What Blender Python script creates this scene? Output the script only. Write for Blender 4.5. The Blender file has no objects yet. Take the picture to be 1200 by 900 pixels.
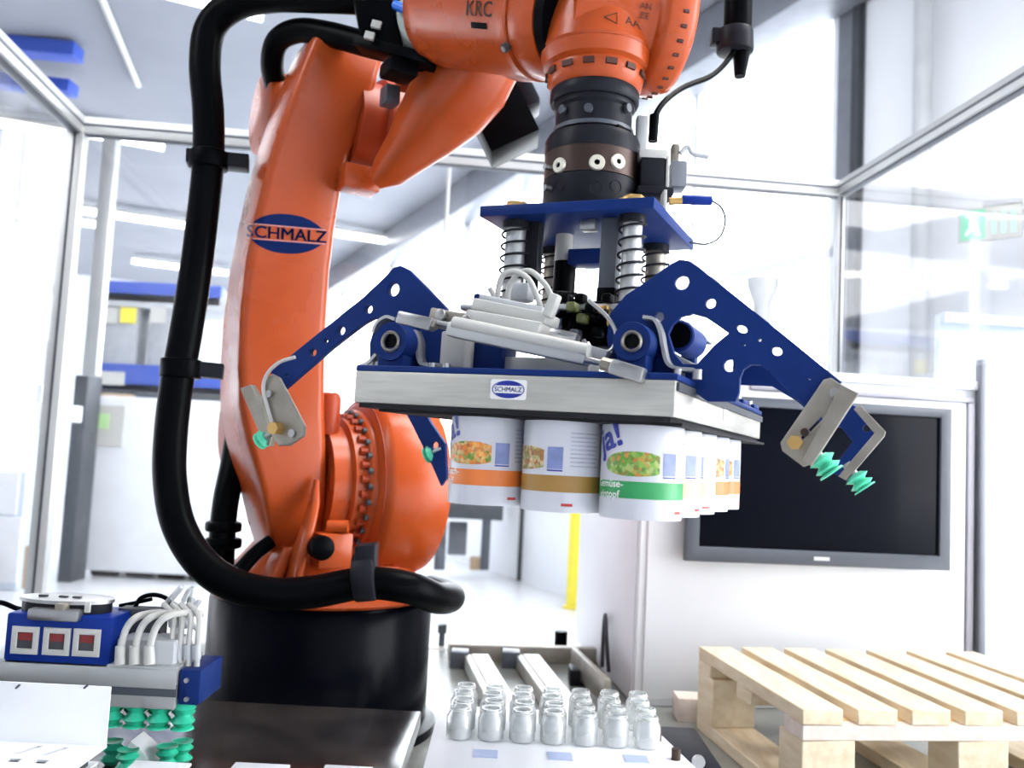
import bpy, bmesh, math, random
from math import sin, cos, pi, radians, sqrt, atan2
from mathutils import Vector, Matrix
from mathutils.bvhtree import BVHTree
random.seed(7)
V = Vector
scene = bpy.context.scene
COL = scene.collection

# ------------------------------------------------------------------ camera
F = 1050.0
PITCH, ROLL = radians(4.6), radians(2.9)
CAM = V((0, 0, 1.4))
fw = V((0, cos(PITCH), sin(PITCH)))
r0, u0 = V((1, 0, 0)), V((0, -sin(PITCH), cos(PITCH)))
cr = cos(ROLL)*r0 + sin(ROLL)*u0
cu = -sin(ROLL)*r0 + cos(ROLL)*u0
cd = bpy.data.cameras.new('camera')
cam = bpy.data.objects.new('camera', cd)
COL.objects.link(cam)
M4 = Matrix((cr, cu, -fw)).transposed().to_4x4()
M4.translation = CAM
cam.matrix_world = M4
cd.sensor_width = 36
cd.lens = 36*F/1200
cd.clip_start = 0.05
cd.clip_end = 200
cd.dof.use_dof = True
cd.dof.focus_distance = 1.3
cd.dof.aperture_fstop = 5.0
scene.camera = cam

# ------------------------------------------------------------------ sky, light, exposure
w = bpy.data.worlds.new('sky')
scene.world = w
w.use_nodes = True
bg = w.node_tree.nodes['Background']
bg.inputs[0].default_value = (0.95, 0.965, 1.0, 1)
bg.inputs[1].default_value = 4.2
scene.view_settings.view_transform = 'Standard'
scene.view_settings.look = 'None'
scene.view_settings.gamma = 1
scene.view_settings.use_curve_mapping = False
scene.view_settings.exposure = 1.38


def area(name, loc, aim, sx, sy, power, color=(1, 1, 1)):
    l = bpy.data.lights.new(name, 'AREA')
    l.shape = 'RECTANGLE'
    l.size, l.size_y = sx, sy
    l.energy = power
    l.color = color
    o = bpy.data.objects.new(name, l)
    COL.objects.link(o)
    o.location = loc
    o.rotation_euler = (V(aim)-V(loc)).to_track_quat('-Z', 'Y').to_euler()
    return o


area('cell_fill_light', (1.2, 1.9, 4.6), (0.2, 2.4, 1.0), 1.6, 3.0, 90, (1, 0.98, 0.95))  # unseen area light added above the cell for front light
area('left_fill_light', (-2.6, 0.6, 4.4), (-0.4, 2.2, 1.2), 1.0, 3.0, 30, (0.95, 0.97, 1))  # unseen area light added as weaker fill from the left

area('hall_fill_light', (-3.5, 9.0, 4.7), (-3.5, 9.5, 0), 3.0, 6.0, 60, (0.97, 0.98, 1))  # added area light that brightens the hall floor and walls
area('hall_fill_light_far', (-6.0, 15.0, 4.7), (-6.0, 15.0, 0), 4.0, 6.0, 60, (0.97, 0.98, 1))  # second added area light, lifting the far end of the hall

# ------------------------------------------------------------------ point helpers


def ray(px, py):
    return fw + cr*((px-600)/F) - cu*((py-450)/F)


def P(px, py, Y):
    d = ray(px, py)
    return CAM + d*(Y/d.y)


def PZ(px, py, z):
    d = ray(px, py)
    return CAM + d*((z-CAM.z)/d.z)


def onplane(px, py, o, n):
    d = ray(px, py)
    return CAM + d*((o-CAM).dot(n)/d.dot(n))


# ------------------------------------------------------------------ materials
MATS = {}


def mat(name, color, rough=0.5, metal=0.0, noise=0.0, nscale=8.0, bump=0.0, bscale=60.0, coat=0.0,
        color2=None, emis=None, estr=0, spec=0.5, stretch=None, wear=None):
    m = bpy.data.materials.new(name)
    m.use_nodes = True
    nt = m.node_tree
    b = nt.nodes['Principled BSDF']
    b.inputs['Base Color'].default_value = (*color, 1)
    b.inputs['Roughness'].default_value = rough
    b.inputs['Metallic'].default_value = metal
    b.inputs['Coat Weight'].default_value = coat
    b.inputs['Specular IOR Level'].default_value = spec
    tc = nt.nodes.new('ShaderNodeTexCoord')
    src = tc.outputs['Object']
    if stretch:
        mp = nt.nodes.new('ShaderNodeMapping')
        mp.inputs['Scale'].default_value = stretch
        nt.links.new(src, mp.inputs[0])
        src = mp.outputs[0]
    if noise or color2:
        n = nt.nodes.new('ShaderNodeTexNoise')
        n.inputs['Scale'].default_value = nscale
        n.inputs['Detail'].default_value = 5
        nt.links.new(src, n.inputs['Vector'])
        mx = nt.nodes.new('ShaderNodeMix')
        mx.data_type = 'RGBA'
        c2 = color2 if color2 else tuple(c*(1-noise) for c in color)
        mx.inputs[6].default_value = (*color, 1)
        mx.inputs[7].default_value = (*c2, 1)
        rp = nt.nodes.new('ShaderNodeValToRGB')
        rp.color_ramp.elements[0].position = 0.38
        rp.color_ramp.elements[1].position = 0.68
        nt.links.new(n.outputs[0], rp.inputs[0])
        nt.links.new(rp.outputs[0], mx.inputs[0])
        nt.links.new(mx.outputs[2], b.inputs['Base Color'])
        mr = nt.nodes.new('ShaderNodeMapRange')
        mr.inputs[3].default_value = max(0.02, rough-0.06)
        mr.inputs[4].default_value = min(1, rough+0.08)
        nt.links.new(n.outputs[0], mr.inputs[0])
        nt.links.new(mr.outputs[0], b.inputs['Roughness'])
    if bump:
        n2 = nt.nodes.new('ShaderNodeTexNoise')
        n2.inputs['Scale'].default_value = bscale
        n2.inputs['Detail'].default_value = 3
        nt.links.new(src, n2.inputs['Vector'])
        bp = nt.nodes.new('ShaderNodeBump')
        bp.inputs['Strength'].default_value = bump
        bp.inputs['Distance'].default_value = 0.002
        nt.links.new(n2.outputs[0], bp.inputs['Height'])
        nt.links.new(bp.outputs[0], b.inputs['Normal'])
    if emis:
        b.inputs['Emission Color'].default_value = (*emis, 1)
        b.inputs['Emission Strength'].default_value = estr
    MATS[name] = m
    return m


ORANGE = mat('orange_paint', (0.46, 0.072, 0.013), 0.27, noise=0.10, nscale=5, spec=0.32, coat=0.04, bump=0.08, bscale=180)
ORANGE2 = mat('orange_paint_dark', (0.36, 0.045, 0.010), 0.38, spec=0.3, noise=0.15, nscale=7)
RUBBER = mat('black_rubber', (0.002, 0.0025, 0.0035), 0.33, spec=0.035, noise=0.2, nscale=10, bump=0.1, bscale=90)
BLACKM = mat('black_anodised', (0.016, 0.017, 0.023), 0.36, spec=0.10, noise=0.2)
BASEBLACK = mat('base_black', (0.001, 0.0015, 0.004), 0.22, spec=0.05, noise=0.25, nscale=4, bump=0.06, bscale=120)
BROWNM = mat('brown_steel_band', (0.055, 0.032, 0.026), 0.38, metal=0.5, noise=0.2)
BLUE = mat('blue_paint', (0.009, 0.030, 0.155), 0.36, spec=0.10, noise=0.12, nscale=9)
BLUED = mat('blue_box', (0.006, 0.03, 0.24), 0.34, spec=0.15, noise=0.1, nscale=5)
ALU = mat('brushed_aluminium', (0.56, 0.55, 0.50), 0.42, metal=0.6, noise=0.15, nscale=14, stretch=(1, 1, 14))
ALUS = mat('anodised_aluminium', (0.50, 0.51, 0.51), 0.38, metal=0.55, noise=0.08)
STEEL = mat('steel', (0.46, 0.46, 0.46), 0.3, metal=0.95, noise=0.2, nscale=20)
STEELW = mat('zinc_steel', (0.36, 0.33, 0.28), 0.4, metal=0.7, noise=0.25, nscale=20)
BRASS = mat('brass', (0.60, 0.38, 0.13), 0.36, metal=0.8, noise=0.2)
WHITE = mat('white_paint', (0.82, 0.84, 0.87), 0.45, noise=0.04, nscale=3)
WHITEP = mat('white_plastic', (0.54, 0.54, 0.51), 0.38, noise=0.05)
PALEP = mat('pale_grey_plastic', (0.50, 0.52, 0.54), 0.4, noise=0.1)
GREYP = mat('grey_plastic', (0.07, 0.08, 0.10), 0.35, noise=0.1)
SCREEN = mat('screen_glass', (0.002, 0.003, 0.007), 0.14, spec=0.05, noise=0.1)
FOAM = mat('black_foam', (0.006, 0.007, 0.010), 0.9, bump=0.5, bscale=200)
GREEN = mat('green_silicone', (0.03, 0.56, 0.34), 0.35, noise=0.12)
GREENP = mat('mint_silicone', (0.10, 0.66, 0.42), 0.4, noise=0.12)
CANW = mat('can_paper', (0.60, 0.61, 0.66), 0.35, noise=0.03)
INKB = mat('ink_blue', (0.012, 0.025, 0.30), 0.4, noise=0.05)
INKN = mat('ink_navy', (0.008, 0.016, 0.13), 0.4, noise=0.05)
INKL = mat('ink_pale_blue', (0.22, 0.27, 0.52), 0.45, noise=0.25, nscale=60)
INKG = mat('ink_grey_text', (0.45, 0.47, 0.58), 0.5, noise=0.25, nscale=90)
INKO = mat('ink_orange', (0.78, 0.20, 0.04), 0.38, noise=0.08)
INKT = mat('ink_ochre', (0.36, 0.20, 0.045), 0.38, noise=0.08)
INKGR = mat('ink_green', (0.03, 0.33, 0.10), 0.38, noise=0.08)
INKOLIT = mat('ink_orange_overlit', (0.82, 0.50, 0.28), 0.4, noise=0.1)  # orange band ink paled to carry overexposed light on the right-hand cans
INKR = mat('ink_red', (0.6, 0.05, 0.04), 0.4, noise=0.1)
INKW = mat('ink_white', (0.88, 0.88, 0.86), 0.4, noise=0.03)
LOGOB = mat('logo_blue', (0.003, 0.014, 0.085), 0.35, spec=0.08, noise=0.06)
PINKY = mat('logo_outline', (0.62, 0.30, 0.30), 0.4, noise=0.1)
WALLM = mat('wall_plaster', (0.80, 0.82, 0.85), 0.7, noise=0.03, nscale=2)
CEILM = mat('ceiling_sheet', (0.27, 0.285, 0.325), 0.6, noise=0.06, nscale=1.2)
FLOORM = mat('floor_resin', (0.70, 0.71, 0.73), 0.22, noise=0.08, nscale=1.5)
GREYB = mat('grey_duct', (0.20, 0.21, 0.24), 0.4, metal=0.3, noise=0.1)
DARKG = mat('dark_grey', (0.05, 0.055, 0.065), 0.5, noise=0.2)
BEDM = mat('bed_plate', (0.27, 0.28, 0.26), 0.32, metal=0.4, noise=0.2, nscale=6)
DARKTOP = mat('dark_glossy_top', (0.018, 0.016, 0.018), 0.13, noise=0.0, nscale=9, spec=0.3, color2=(0.05, 0.043, 0.04))
YEL = mat('yellow_paint', (0.85, 0.72, 0.06), 0.4, noise=0.08)
PALEB = mat('pale_blue_panel', (0.60, 0.68, 0.80), 0.35, noise=0.05, nscale=2)
LILAC = mat('pale_lilac_panel', (0.86, 0.86, 0.90), 0.4, noise=0.06, nscale=2)
SHUT = mat('grey_metal_sheet', (0.42, 0.44, 0.47), 0.4, metal=0.2, noise=0.15)
BEAMB = mat('blue_beam_paint', (0.04, 0.09, 0.45), 0.4, noise=0.1)
EXITG = mat('exit_green', (0.22, 0.66, 0.42), 0.4, noise=0.1)
CARD = mat('cardboard', (0.55, 0.40, 0.26), 0.7, noise=0.15)
BLUEH = mat('blue_hose', (0.01, 0.16, 0.75), 0.3, noise=0.1)
OLIVE = mat('olive_plastic', (0.12, 0.14, 0.04), 0.4, noise=0.3)
TUBEL = mat('lamp_tube', (1, 1, 1), 0.5, emis=(1, 1, 1), estr=2.0, noise=0.01)
REDL = mat('red_display', (0.16, 0.015, 0.015), 0.3, emis=(0.7, 0.05, 0.05), estr=0.03, noise=0.05)


def wood_mat(name, c1, c2):
    m = mat(name, c1, 0.55, noise=0.1, bump=0.25, bscale=30, stretch=(6, 1, 6))
    nt = m.node_tree
    for n in nt.nodes:
        if n.type == 'MIX':
            n.inputs[7].default_value = (*c2, 1)
    return m


WOOD = wood_mat('pine_wood', (0.72, 0.62, 0.45), (0.62, 0.49, 0.32))
WOODE = mat('pine_end_grain', (0.72, 0.62, 0.55), 0.6, noise=0.15, nscale=40)
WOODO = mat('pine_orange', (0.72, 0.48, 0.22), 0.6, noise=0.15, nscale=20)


def food_mat(name, cols, scale=220):
    m = bpy.data.materials.new(name)
    m.use_nodes = True
    nt = m.node_tree
    b = nt.nodes['Principled BSDF']
    b.inputs['Roughness'].default_value = 0.4
    tc = nt.nodes.new('ShaderNodeTexCoord')
    vo = nt.nodes.new('ShaderNodeTexVoronoi')
    vo.inputs['Scale'].default_value = scale
    rp = nt.nodes.new('ShaderNodeValToRGB')
    rp.color_ramp.interpolation = 'LINEAR'
    e = rp.color_ramp.elements
    while len(e) < len(cols):
        e.new(0.5)
    for i, c in enumerate(cols):
        e[i].position = 0.15+0.75*i/(len(cols)-1)
        e[i].color = (*c, 1)
    sp = nt.nodes.new('ShaderNodeSeparateColor')
    nt.links.new(tc.outputs['Object'], vo.inputs['Vector'])
    nt.links.new(vo.outputs['Color'], sp.inputs[0])
    nt.links.new(sp.outputs[0], rp.inputs[0])
    nt.links.new(rp.outputs[0], b.inputs['Base Color'])
    return m


FOODO = food_mat('food_orange', [(0.70, 0.20, 0.03), (0.80, 0.42, 0.10), (0.42, 0.09, 0.02), (0.75, 0.5, 0.2), (0.12, 0.25, 0.03)])
FOODG = food_mat('food_green', [(0.12, 0.32, 0.04), (0.25, 0.45, 0.08), (0.65, 0.22, 0.05), (0.08, 0.22, 0.04), (0.4, 0.5, 0.15)])
FOODB = food_mat('food_brown', [(0.35, 0.15, 0.04), (0.6, 0.38, 0.15), (0.2, 0.1, 0.03), (0.3, 0.32, 0.1), (0.65, 0.5, 0.3)])


def glass_panel_mat(name, refl, tint=(1, 1, 1), rough=0.03, dust=0.05, dust0=0.0, fres=0.22):
    m = bpy.data.materials.new(name)
    m.use_nodes = True
    nt = m.node_tree
    nt.nodes.clear()
    out = nt.nodes.new('ShaderNodeOutputMaterial')
    t = nt.nodes.new('ShaderNodeBsdfTransparent')
    t.inputs[0].default_value = (*tint, 1)
    g = nt.nodes.new('ShaderNodeBsdfGlossy')
    g.inputs['Roughness'].default_value = rough
    lw = nt.nodes.new('ShaderNodeLayerWeight')
    lw.inputs[0].default_value = 0.25
    n = nt.nodes.new('ShaderNodeTexNoise')
    n.inputs['Scale'].default_value = 5
    n.inputs['Detail'].default_value = 6
    tc = nt.nodes.new('ShaderNodeTexCoord')
    nt.links.new(tc.outputs['Object'], n.inputs['Vector'])
    ad = nt.nodes.new('ShaderNodeMath')
    ad.operation = 'MULTIPLY_ADD'
    ad.inputs[1].default_value = fres
    ad.inputs[2].default_value = refl
    nt.links.new(lw.outputs['Fresnel'], ad.inputs[0])
    mx = nt.nodes.new('ShaderNodeMixShader')
    nt.links.new(ad.outputs[0], mx.inputs[0])
    nt.links.new(t.outputs[0], mx.inputs[1])
    nt.links.new(g.outputs[0], mx.inputs[2])
    # faint smudges of dust
    d = nt.nodes.new('ShaderNodeBsdfDiffuse')
    rp = nt.nodes.new('ShaderNodeMapRange')
    rp.inputs[1].default_value = 0.5
    rp.inputs[2].default_value = 0.8
    rp.inputs[3].default_value = dust0
    rp.inputs[4].default_value = dust
    nt.links.new(n.outputs[0], rp.inputs[0])
    mx2 = nt.nodes.new('ShaderNodeMixShader')
    nt.links.new(rp.outputs[0], mx2.inputs[0])
    nt.links.new(mx.outputs[0], mx2.inputs[1])
    nt.links.new(d.outputs[0], mx2.inputs[2])
    nt.links.new(mx2.outputs[0], out.inputs[0])
    return m


PANE = glass_panel_mat('clear_panel', 0.03)
WINGLASS = glass_panel_mat('window_glass', 0.02, (0.97, 0.99, 1))
JARGLASS = glass_panel_mat('jar_glass', 0.16, (0.97, 1.0, 1.0), 0.12, 0.5, 0.28, 0.4)
MILKY = mat('milky_guard', (0.55, 0.62, 0.58), 0.25, noise=0.2, nscale=8)

# ------------------------------------------------------------------ mesh helpers


def setup(o, label=None, cat=None, group=None, kind=None):
    if label: o['label'] = label
    if cat: o['category'] = cat
    if group: o['group'] = group
    if kind: o['kind'] = kind
    return o


def wloc(o):
    l = V((0, 0, 0))
    while o is not None:
        l = l + o.location
        o = o.parent
    return l


def thing(name, loc, label, cat, group=None):
    o = bpy.data.objects.new(name, None)
    o.empty_display_size = 0.05
    COL.objects.link(o)
    o.location = loc
    return setup(o, label, cat, group)


def obj(name, bm, m, parent=None, smooth=40, label=None, cat=None, group=None, kind=None, base=False):
    """link a bmesh given in world space as one mesh object"""
    me = bpy.data.meshes.new(name)
    if parent is not None:
        org = wloc(parent)
        loc = V((0, 0, 0))
    else:
        xs = [v.co for v in bm.verts]
        lo = V((min(c.x for c in xs), min(c.y for c in xs), min(c.z for c in xs)))
        hi = V((max(c.x for c in xs), max(c.y for c in xs), max(c.z for c in xs)))
        org = V(((lo.x+hi.x)/2, (lo.y+hi.y)/2, lo.z))
        loc = org
    bmesh.ops.translate(bm, verts=bm.verts, vec=-org)
    bm.to_mesh(me)
    bm.free()
    for p in me.polygons:
        p.use_smooth = True
    me.set_sharp_from_angle(angle=radians(smooth))
    me.materials.append(m)
    o = bpy.data.objects.new(name, me)
    COL.objects.link(o)
    o.location = loc
    if parent is not None:
        o.parent = parent
    return setup(o, label, cat, group, kind)


def frame(o, x, y, z):
    m = Matrix((x, y, z)).transposed().to_4x4()
    m.translation = o
    return m


def zframe(o, z, xh=V((1, 0, 0))):
    z = z.normalized()
    if abs(z.dot(xh)) > 0.95:
        xh = V((0, 0, 1))
    y = z.cross(xh).normalized()
    x = y.cross(z).normalized()
    return frame(o, x, y, z)


def new():
    return bmesh.new()


def box(bm, lo, hi, M=None, bev=0.0, seg=2):
    """box from lo to hi in frame M"""
    c = [(a+b)/2 for a, b in zip(lo, hi)]
    s = [abs(b-a) for a, b in zip(lo, hi)]
    r = bmesh.ops.create_cube(bm, size=1)
    vs = r['verts']
    for v in vs:
        v.co = V((c[0]+v.co.x*s[0], c[1]+v.co.y*s[1], c[2]+v.co.z*s[2]))
    es = list({e for v in vs for e in v.link_edges})
    if bev > 0:
        bev = min(bev, min(s)*0.45)
        rb = bmesh.ops.bevel(bm, geom=es, offset=bev, segments=seg, affect='EDGES', profile=0.5)
        vs = list({v for f in rb['faces'] for v in f.verts} | {v for v in vs if v.is_valid})
    if M is not None:
        for v in vs:
            v.co = M @ v.co
    return bm


def lathe(bm, prof, M, n=32, a0=0, a1=2*pi):
    """profile [(r, z)] spun about z of frame M; closed ends where r==0"""
    full = abs(a1-a0-2*pi) < 1e-6
    k = n if full else n+1
    rings = []
    for r, z in prof:
        if r < 1e-6:
            rings.append([bm.verts.new(M @ V((0, 0, z)))])
        else:
            rings.append([bm.verts.new(M @ V((r*cos(a0+(a1-a0)*i/n), r*sin(a0+(a1-a0)*i/n), z))) for i in range(k)])
    for A, B in zip(rings, rings[1:]):
        m = n if full else n
        for i in range(m):
            j = (i+1) % k
            if len(A) == 1 and len(B) == 1:
                continue
            if len(A) == 1:
                bm.faces.new((A[0], B[i], B[j]))
            elif len(B) == 1:
                bm.faces.new((A[j], A[i], B[0]))
            else:
                bm.faces.new((A[i], B[i], B[j], A[j]))
    return bm


def cyl(bm, a, b, r, r2=None, n=24, bev=0.0):
    a, b = V(a), V(b)
    L = (b-a).length
    r2 = r if r2 is None else r2
    M = zframe(a, b-a)
    if bev > 0:
        prof = [(0, 0), (r-bev, 0), (r-bev*0.3, bev*0.3), (r, bev), (r2, L-bev), (r2-bev*0.3, L-bev*0.3), (r2-bev, L), (0, L)]
    else:
        prof = [(0, 0), (r, 0), (r2, L), (0, L)]
    return lathe(bm, prof, M, n)


def spline(pts, k=8):
    pts = [V(p) for p in pts]
    q = [pts[0]*2-pts[1]] + pts + [pts[-1]*2-pts[-2]]
    out = []
    for i in range(1, len(q)-2):
        p0, p1, p2, p3 = q[i-1], q[i], q[i+1], q[i+2]
        for j in range(k):
            t = j/k
            out.append(0.5*((2*p1)+(p2-p0)*t+(2*p0-5*p1+4*p2-p3)*t*t+(3*p1-p0-3*p2+p3)*t**3))
    out.append(pts[-1])
    return out


def tube(bm, pts, r, n=14, k=8, smooth=True, cap=True):
    path = spline(pts, k) if smooth else [V(p) for p in pts]
    N = len(path)
    rs = r if callable(r) else (lambda t: r)
    prev = None
    rings = []
    for i, p in enumerate(path):
        t = (path[min(i+1, N-1)]-path[max(i-1, 0)]).normalized()
        if prev is None:
            x = t.orthogonal().normalized()
        else:
            x = (prev-t*prev.dot(t)).normalized()
        prev = x
        y = t.cross(x)
        rr = rs(i/(N-1))
        rings.append([bm.verts.new(p+(x*cos(2*pi*a/n)+y*sin(2*pi*a/n))*rr) for a in range(n)])
    for A, B in zip(rings, rings[1:]):
        for i in range(n):
            j = (i+1) % n
            bm.faces.new((A[i], A[j], B[j], B[i]))
    if cap:
        bm.faces.new(rings[0][::-1])
        bm.faces.new(rings[-1])
    return bm


def helix(bm, a, b, R, r, turns, n=6):
    a, b = V(a), V(b)
    M = zframe(a, b-a)
    L = (b-a).length
    pts = [M @ V((R*cos(2*pi*t*turns/(turns*16)), R*sin(2*pi*t*turns/(turns*16)), L*t/(turns*16))) for t in range(int(turns*16)+1)]
    return tube(bm, pts, r, n=n, smooth=False)


def rrect(hx, hy, r, k=4, e=None):
    """points of a rounded rectangle"""
    out = []
    for cx, cy, a in ((hx-r, hy-r, 0), (-hx+r, hy-r, 90), (-hx+r, -hy+r, 180), (hx-r, -hy+r, 270)):
        for i in range(k+1):
            t = radians(a+90*i/k)
            out.append((cx+r*cos(t), cy+r*sin(t)))
    return out


def loft(bm, sections, cap=True):
    """sections: list of lists of world points"""
    rings = [[bm.verts.new(p) for p in s] for s in sections]
    n = len(rings[0])
    for A, B in zip(rings, rings[1:]):
        for i in range(n):
            j = (i+1) % n
            bm.faces.new((A[i], A[j], B[j], B[i]))
    if cap:
        bm.faces.new(rings[0][::-1])
        bm.faces.new(rings[-1])
    bmesh.ops.recalc_face_normals(bm, faces=bm.faces)
    return bm


def plate(bm, outer, holes, thick, M, bev=0.0, round_r=0.0):
    """flat plate with holes: 2D curve in frame M (x, y), thickness along z centred"""
    cu_ = bpy.data.curves.new('tmp', 'CURVE')
    cu_.dimensions = '2D'
    cu_.fill_mode = 'BOTH'
    cu_.extrude = max(thick/2-bev, 0.0001)
    cu_.bevel_depth = bev
    cu_.bevel_resolution = 1
    for pts in [outer]+holes:
        sp = cu_.splines.new('POLY')
        sp.points.add(len(pts)-1)
        for i, p in enumerate(pts):
            sp.points[i].co = (p[0], p[1], 0, 1)
        sp.use_cyclic_u = True
    return curve_to_bm(bm, cu_, lambda c: M @ c)


def curve_to_bm(bm, cu_, fn):
    o = bpy.data.objects.new('tmp', cu_)
    COL.objects.link(o)
    dg = bpy.context.evaluated_depsgraph_get()
    me = bpy.data.meshes.new_from_object(o.evaluated_get(dg))
    vs = [bm.verts.new(fn(v.co.copy())) for v in me.vertices]
    for p in me.polygons:
        try:
            bm.faces.new([vs[i] for i in p.vertices])
        except ValueError:
            pass
    bpy.data.objects.remove(o)
    bpy.data.curves.remove(cu_)
    bpy.data.meshes.remove(me)
    bmesh.ops.remove_doubles(bm, verts=bm.verts, dist=1e-6)
    return bm


def text(bm, s, size, fn, ext=0.0002, offset=0.0, align='CENTER', shear=0.0, xs=1.0):
    """flat letters; fn maps a point (x, y, z) of the text plane into the world"""
    c = bpy.data.curves.new('tmp', 'FONT')
    c.body = s
    c.size = size
    c.align_x = align
    c.align_y = 'CENTER'
    c.extrude = ext
    c.offset = offset
    c.shear = shear
    c.resolution_u = 3
    return curve_to_bm(bm, c, lambda p: fn(V((p.x*xs, p.y, p.z))))


def bold(bm, s, size, fn, dx, **k):
    for d in (-dx, 0, dx):
        for e in (-dx*0.6, dx*0.6):
            text(bm, s, size, lambda p: fn(V((p.x+d, p.y+e, p.z))), ext=0, **k)
    return bm


def circ(x, y, r, n=18, sx=1, sy=1, rot=0):
    return [(x+(cos(rot)*cos(2*pi*i/n)*r*sx-sin(rot)*sin(2*pi*i/n)*r*sy), y+(sin(rot)*cos(2*pi*i/n)*r*sx+cos(rot)*sin(2*pi*i/n)*r*sy)) for i in range(n)]


def beam(bm, a, b, wx, wz, up=V((0, 0, 1)), bev=0.002):
    a, b = V(a), V(b)
    y = (b-a).normalized()
    x = y.cross(up).normalized()
    z = x.cross(y).normalized()
    return box(bm, (-wx/2, 0, -wz/2), (wx/2, (b-a).length, wz/2), frame(a, x, y, z), bev)


# ==================================================================== THE HALL
CEIL = 5.0
wa0, wa1 = PZ(868, 30, CEIL), PZ(395, 328, CEIL)
wd = (wa1-wa0).normalized()       # along the window wall, away from the camera
wn = V((wd.y, -wd.x, 0)) * -1                 # into the hall (to the left)
W0 = onplane(1008, 400, wa0, wn); W0.z = 0
MW = frame(W0, wd, wn, V((0, 0, 1)))
bm = new(); box(bm, (-16, -9, -0.1), (14, 24, 0)); obj('floor', bm, FLOORM, kind='structure')
# ceiling runs with the hall
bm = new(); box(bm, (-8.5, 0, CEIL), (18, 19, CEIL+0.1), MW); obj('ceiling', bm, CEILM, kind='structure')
# window wall: solid part right of the jamb, then sill, head and piers along the windows
bm = new(); box(bm, (-4.2, -0.25, 0), (0, 0, CEIL), MW); obj('wall_right', bm, WALLM, kind='structure')
bm = new(); box(bm, (0, -0.25, 0), (18, 0, 0.9), MW); obj('wall_window_sill', bm, WALLM, kind='structure')
bm = new(); box(bm, (0, -0.25, CEIL-0.25), (18, 0, CEIL), MW); obj('wall_window_head', bm, WALLM, kind='structure')
bm = new(); box(bm, (18, -0.25, 0), (18.2, 19, CEIL), MW); obj('wall_back', bm, WALLM, kind='structure')
bm = new(); box(bm, (-8.5, 19, 0), (18, 19.2, CEIL), MW); obj('wall_left', bm, WALLM, kind='structure')
bm = new(); box(bm, (-8.7, -0.25, 0), (-8.5, 19, CEIL), MW); obj('wall_front_unseen', bm, WALLM, kind='structure')  # unseen wall behind the camera, added to cut the front light
for i in range(5):
    x0 = 0.25+i*3.5
    fr = new()
    for a, b in (((x0, -0.2, 0.9), (x0+0.1, -0.05, CEIL-0.25)), ((x0+3.3, -0.2, 0.9), (x0+3.4, -0.05, CEIL-0.25)),
                 ((x0, -0.2, 0.9), (x0+3.4, -0.05, 0.98)), ((x0, -0.2, CEIL-0.33), (x0+3.4, -0.05, CEIL-0.25)),
                 ((x0, -0.2, 2.9), (x0+3.4, -0.05, 2.98)), ((x0+1.68, -0.2, 0.9), (x0+1.74, -0.05, CEIL-0.25))):
        box(fr, a, b, MW)
    f = obj('window_%d' % (i+1), fr, WHITE, kind='structure')
    g = new(); box(g, (x0+0.1, -0.135, 0.98), (x0+3.3, -0.125, CEIL-0.33), MW); obj('pane', g, WINGLASS, f)
for i in range(6):
    x0 = 0.0+i*3.5
    bm = new(); box(bm, (x0, -0.22, 0.9), (x0+0.25, 0.0, CEIL-0.25), MW)
    obj('trim_%d' % (i+1), bm, GREYB if i == 0 else WALLM, kind='structure')
# dark window jamb seen right of centre
bm = new(); box(bm, (0.02, 0.001, 1.2), (0.075, 0.05, CEIL), MW); obj('trim_7', bm, DARKG, kind='structure')
# drain pipe on the right wall
bm = new(); a = onplane(1078, 300, W0+wn*0.1, wn); cyl(bm, (a.x, a.y, 0.0), (a.x, a.y, CEIL), 0.055)
for z in (1.5, 3.3):
    cyl(bm, (a.x, a.y, z), (a.x, a.y, z+0.05), 0.068)
obj('drain_pipe', bm, PALEP, label='pale grey vertical pipe on the white wall between dark window post and exit sign', cat='pipe')

# exit sign (hanging flag sign)
a = onplane(1160, 262, W0+wn*0.35, wn)
ex = thing('exit_sign', a, 'green and white emergency exit sign sticking out from the white wall', 'sign')
yd = V((wd.x*0.75+wn.x*0.35, wd.y*0.75+wn.y*0.35, 0)).normalized()*-1
ME = frame(a, yd, V((0, 0, 1)), yd.cross(V((0, 0, 1))))
bm = new(); box(bm, (-0.15, -0.09, -0.012), (0.15, 0.09, 0.012), ME, 0.004); obj('sign_board', bm, WHITEP, ex)
bm = new(); box(bm, (-0.14, -0.08, 0.0121), (-0.02, 0.08, 0.0135), ME); obj('green_field', bm, EXITG, ex)
bm = new(); plate(bm, circ(-0.08, 0.035, 0.014), [], 0.001, frame(a+ME.to_3x3() @ V((0, 0, 0.0142)), ME.col[0].xyz, ME.col[1].xyz, ME.col[2].xyz))
for q in (((-0.10, 0.02), (-0.06, 0.02), (-0.055, -0.02), (-0.04, -0.06), (-0.055, -0.065), (-0.078, -0.025), (-0.11, -0.06), (-0.12, -0.05), (-0.095, -0.01)),):
    plate(bm, list(q), [], 0.001, frame(a+ME.to_3x3() @ V((0, 0, 0.0142)), ME.col[0].xyz, ME.col[1].xyz, ME.col[2].xyz))
obj('running_figure', bm, INKW, ex)
bm = new()
for k in range(3):
    box(bm, (0.01+k*0.045, -0.06, 0.0121), (0.035+k*0.045, 0.06, 0.0135), ME)
obj('sign_marks', bm, mat('pale_green', (0.5, 0.75, 0.65), 0.4, noise=0.05), ex)
bm = new(); box(bm, (-0.03, 0.09, -0.02), (0.15, 0.12, 0.02), ME); beam(bm, a+V((0, 0, 0.11)), a+V((0, 0, 0.11))-wn*0.35, 0.03, 0.02)
obj('wall_arm', bm, PALEP, ex)

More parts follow.
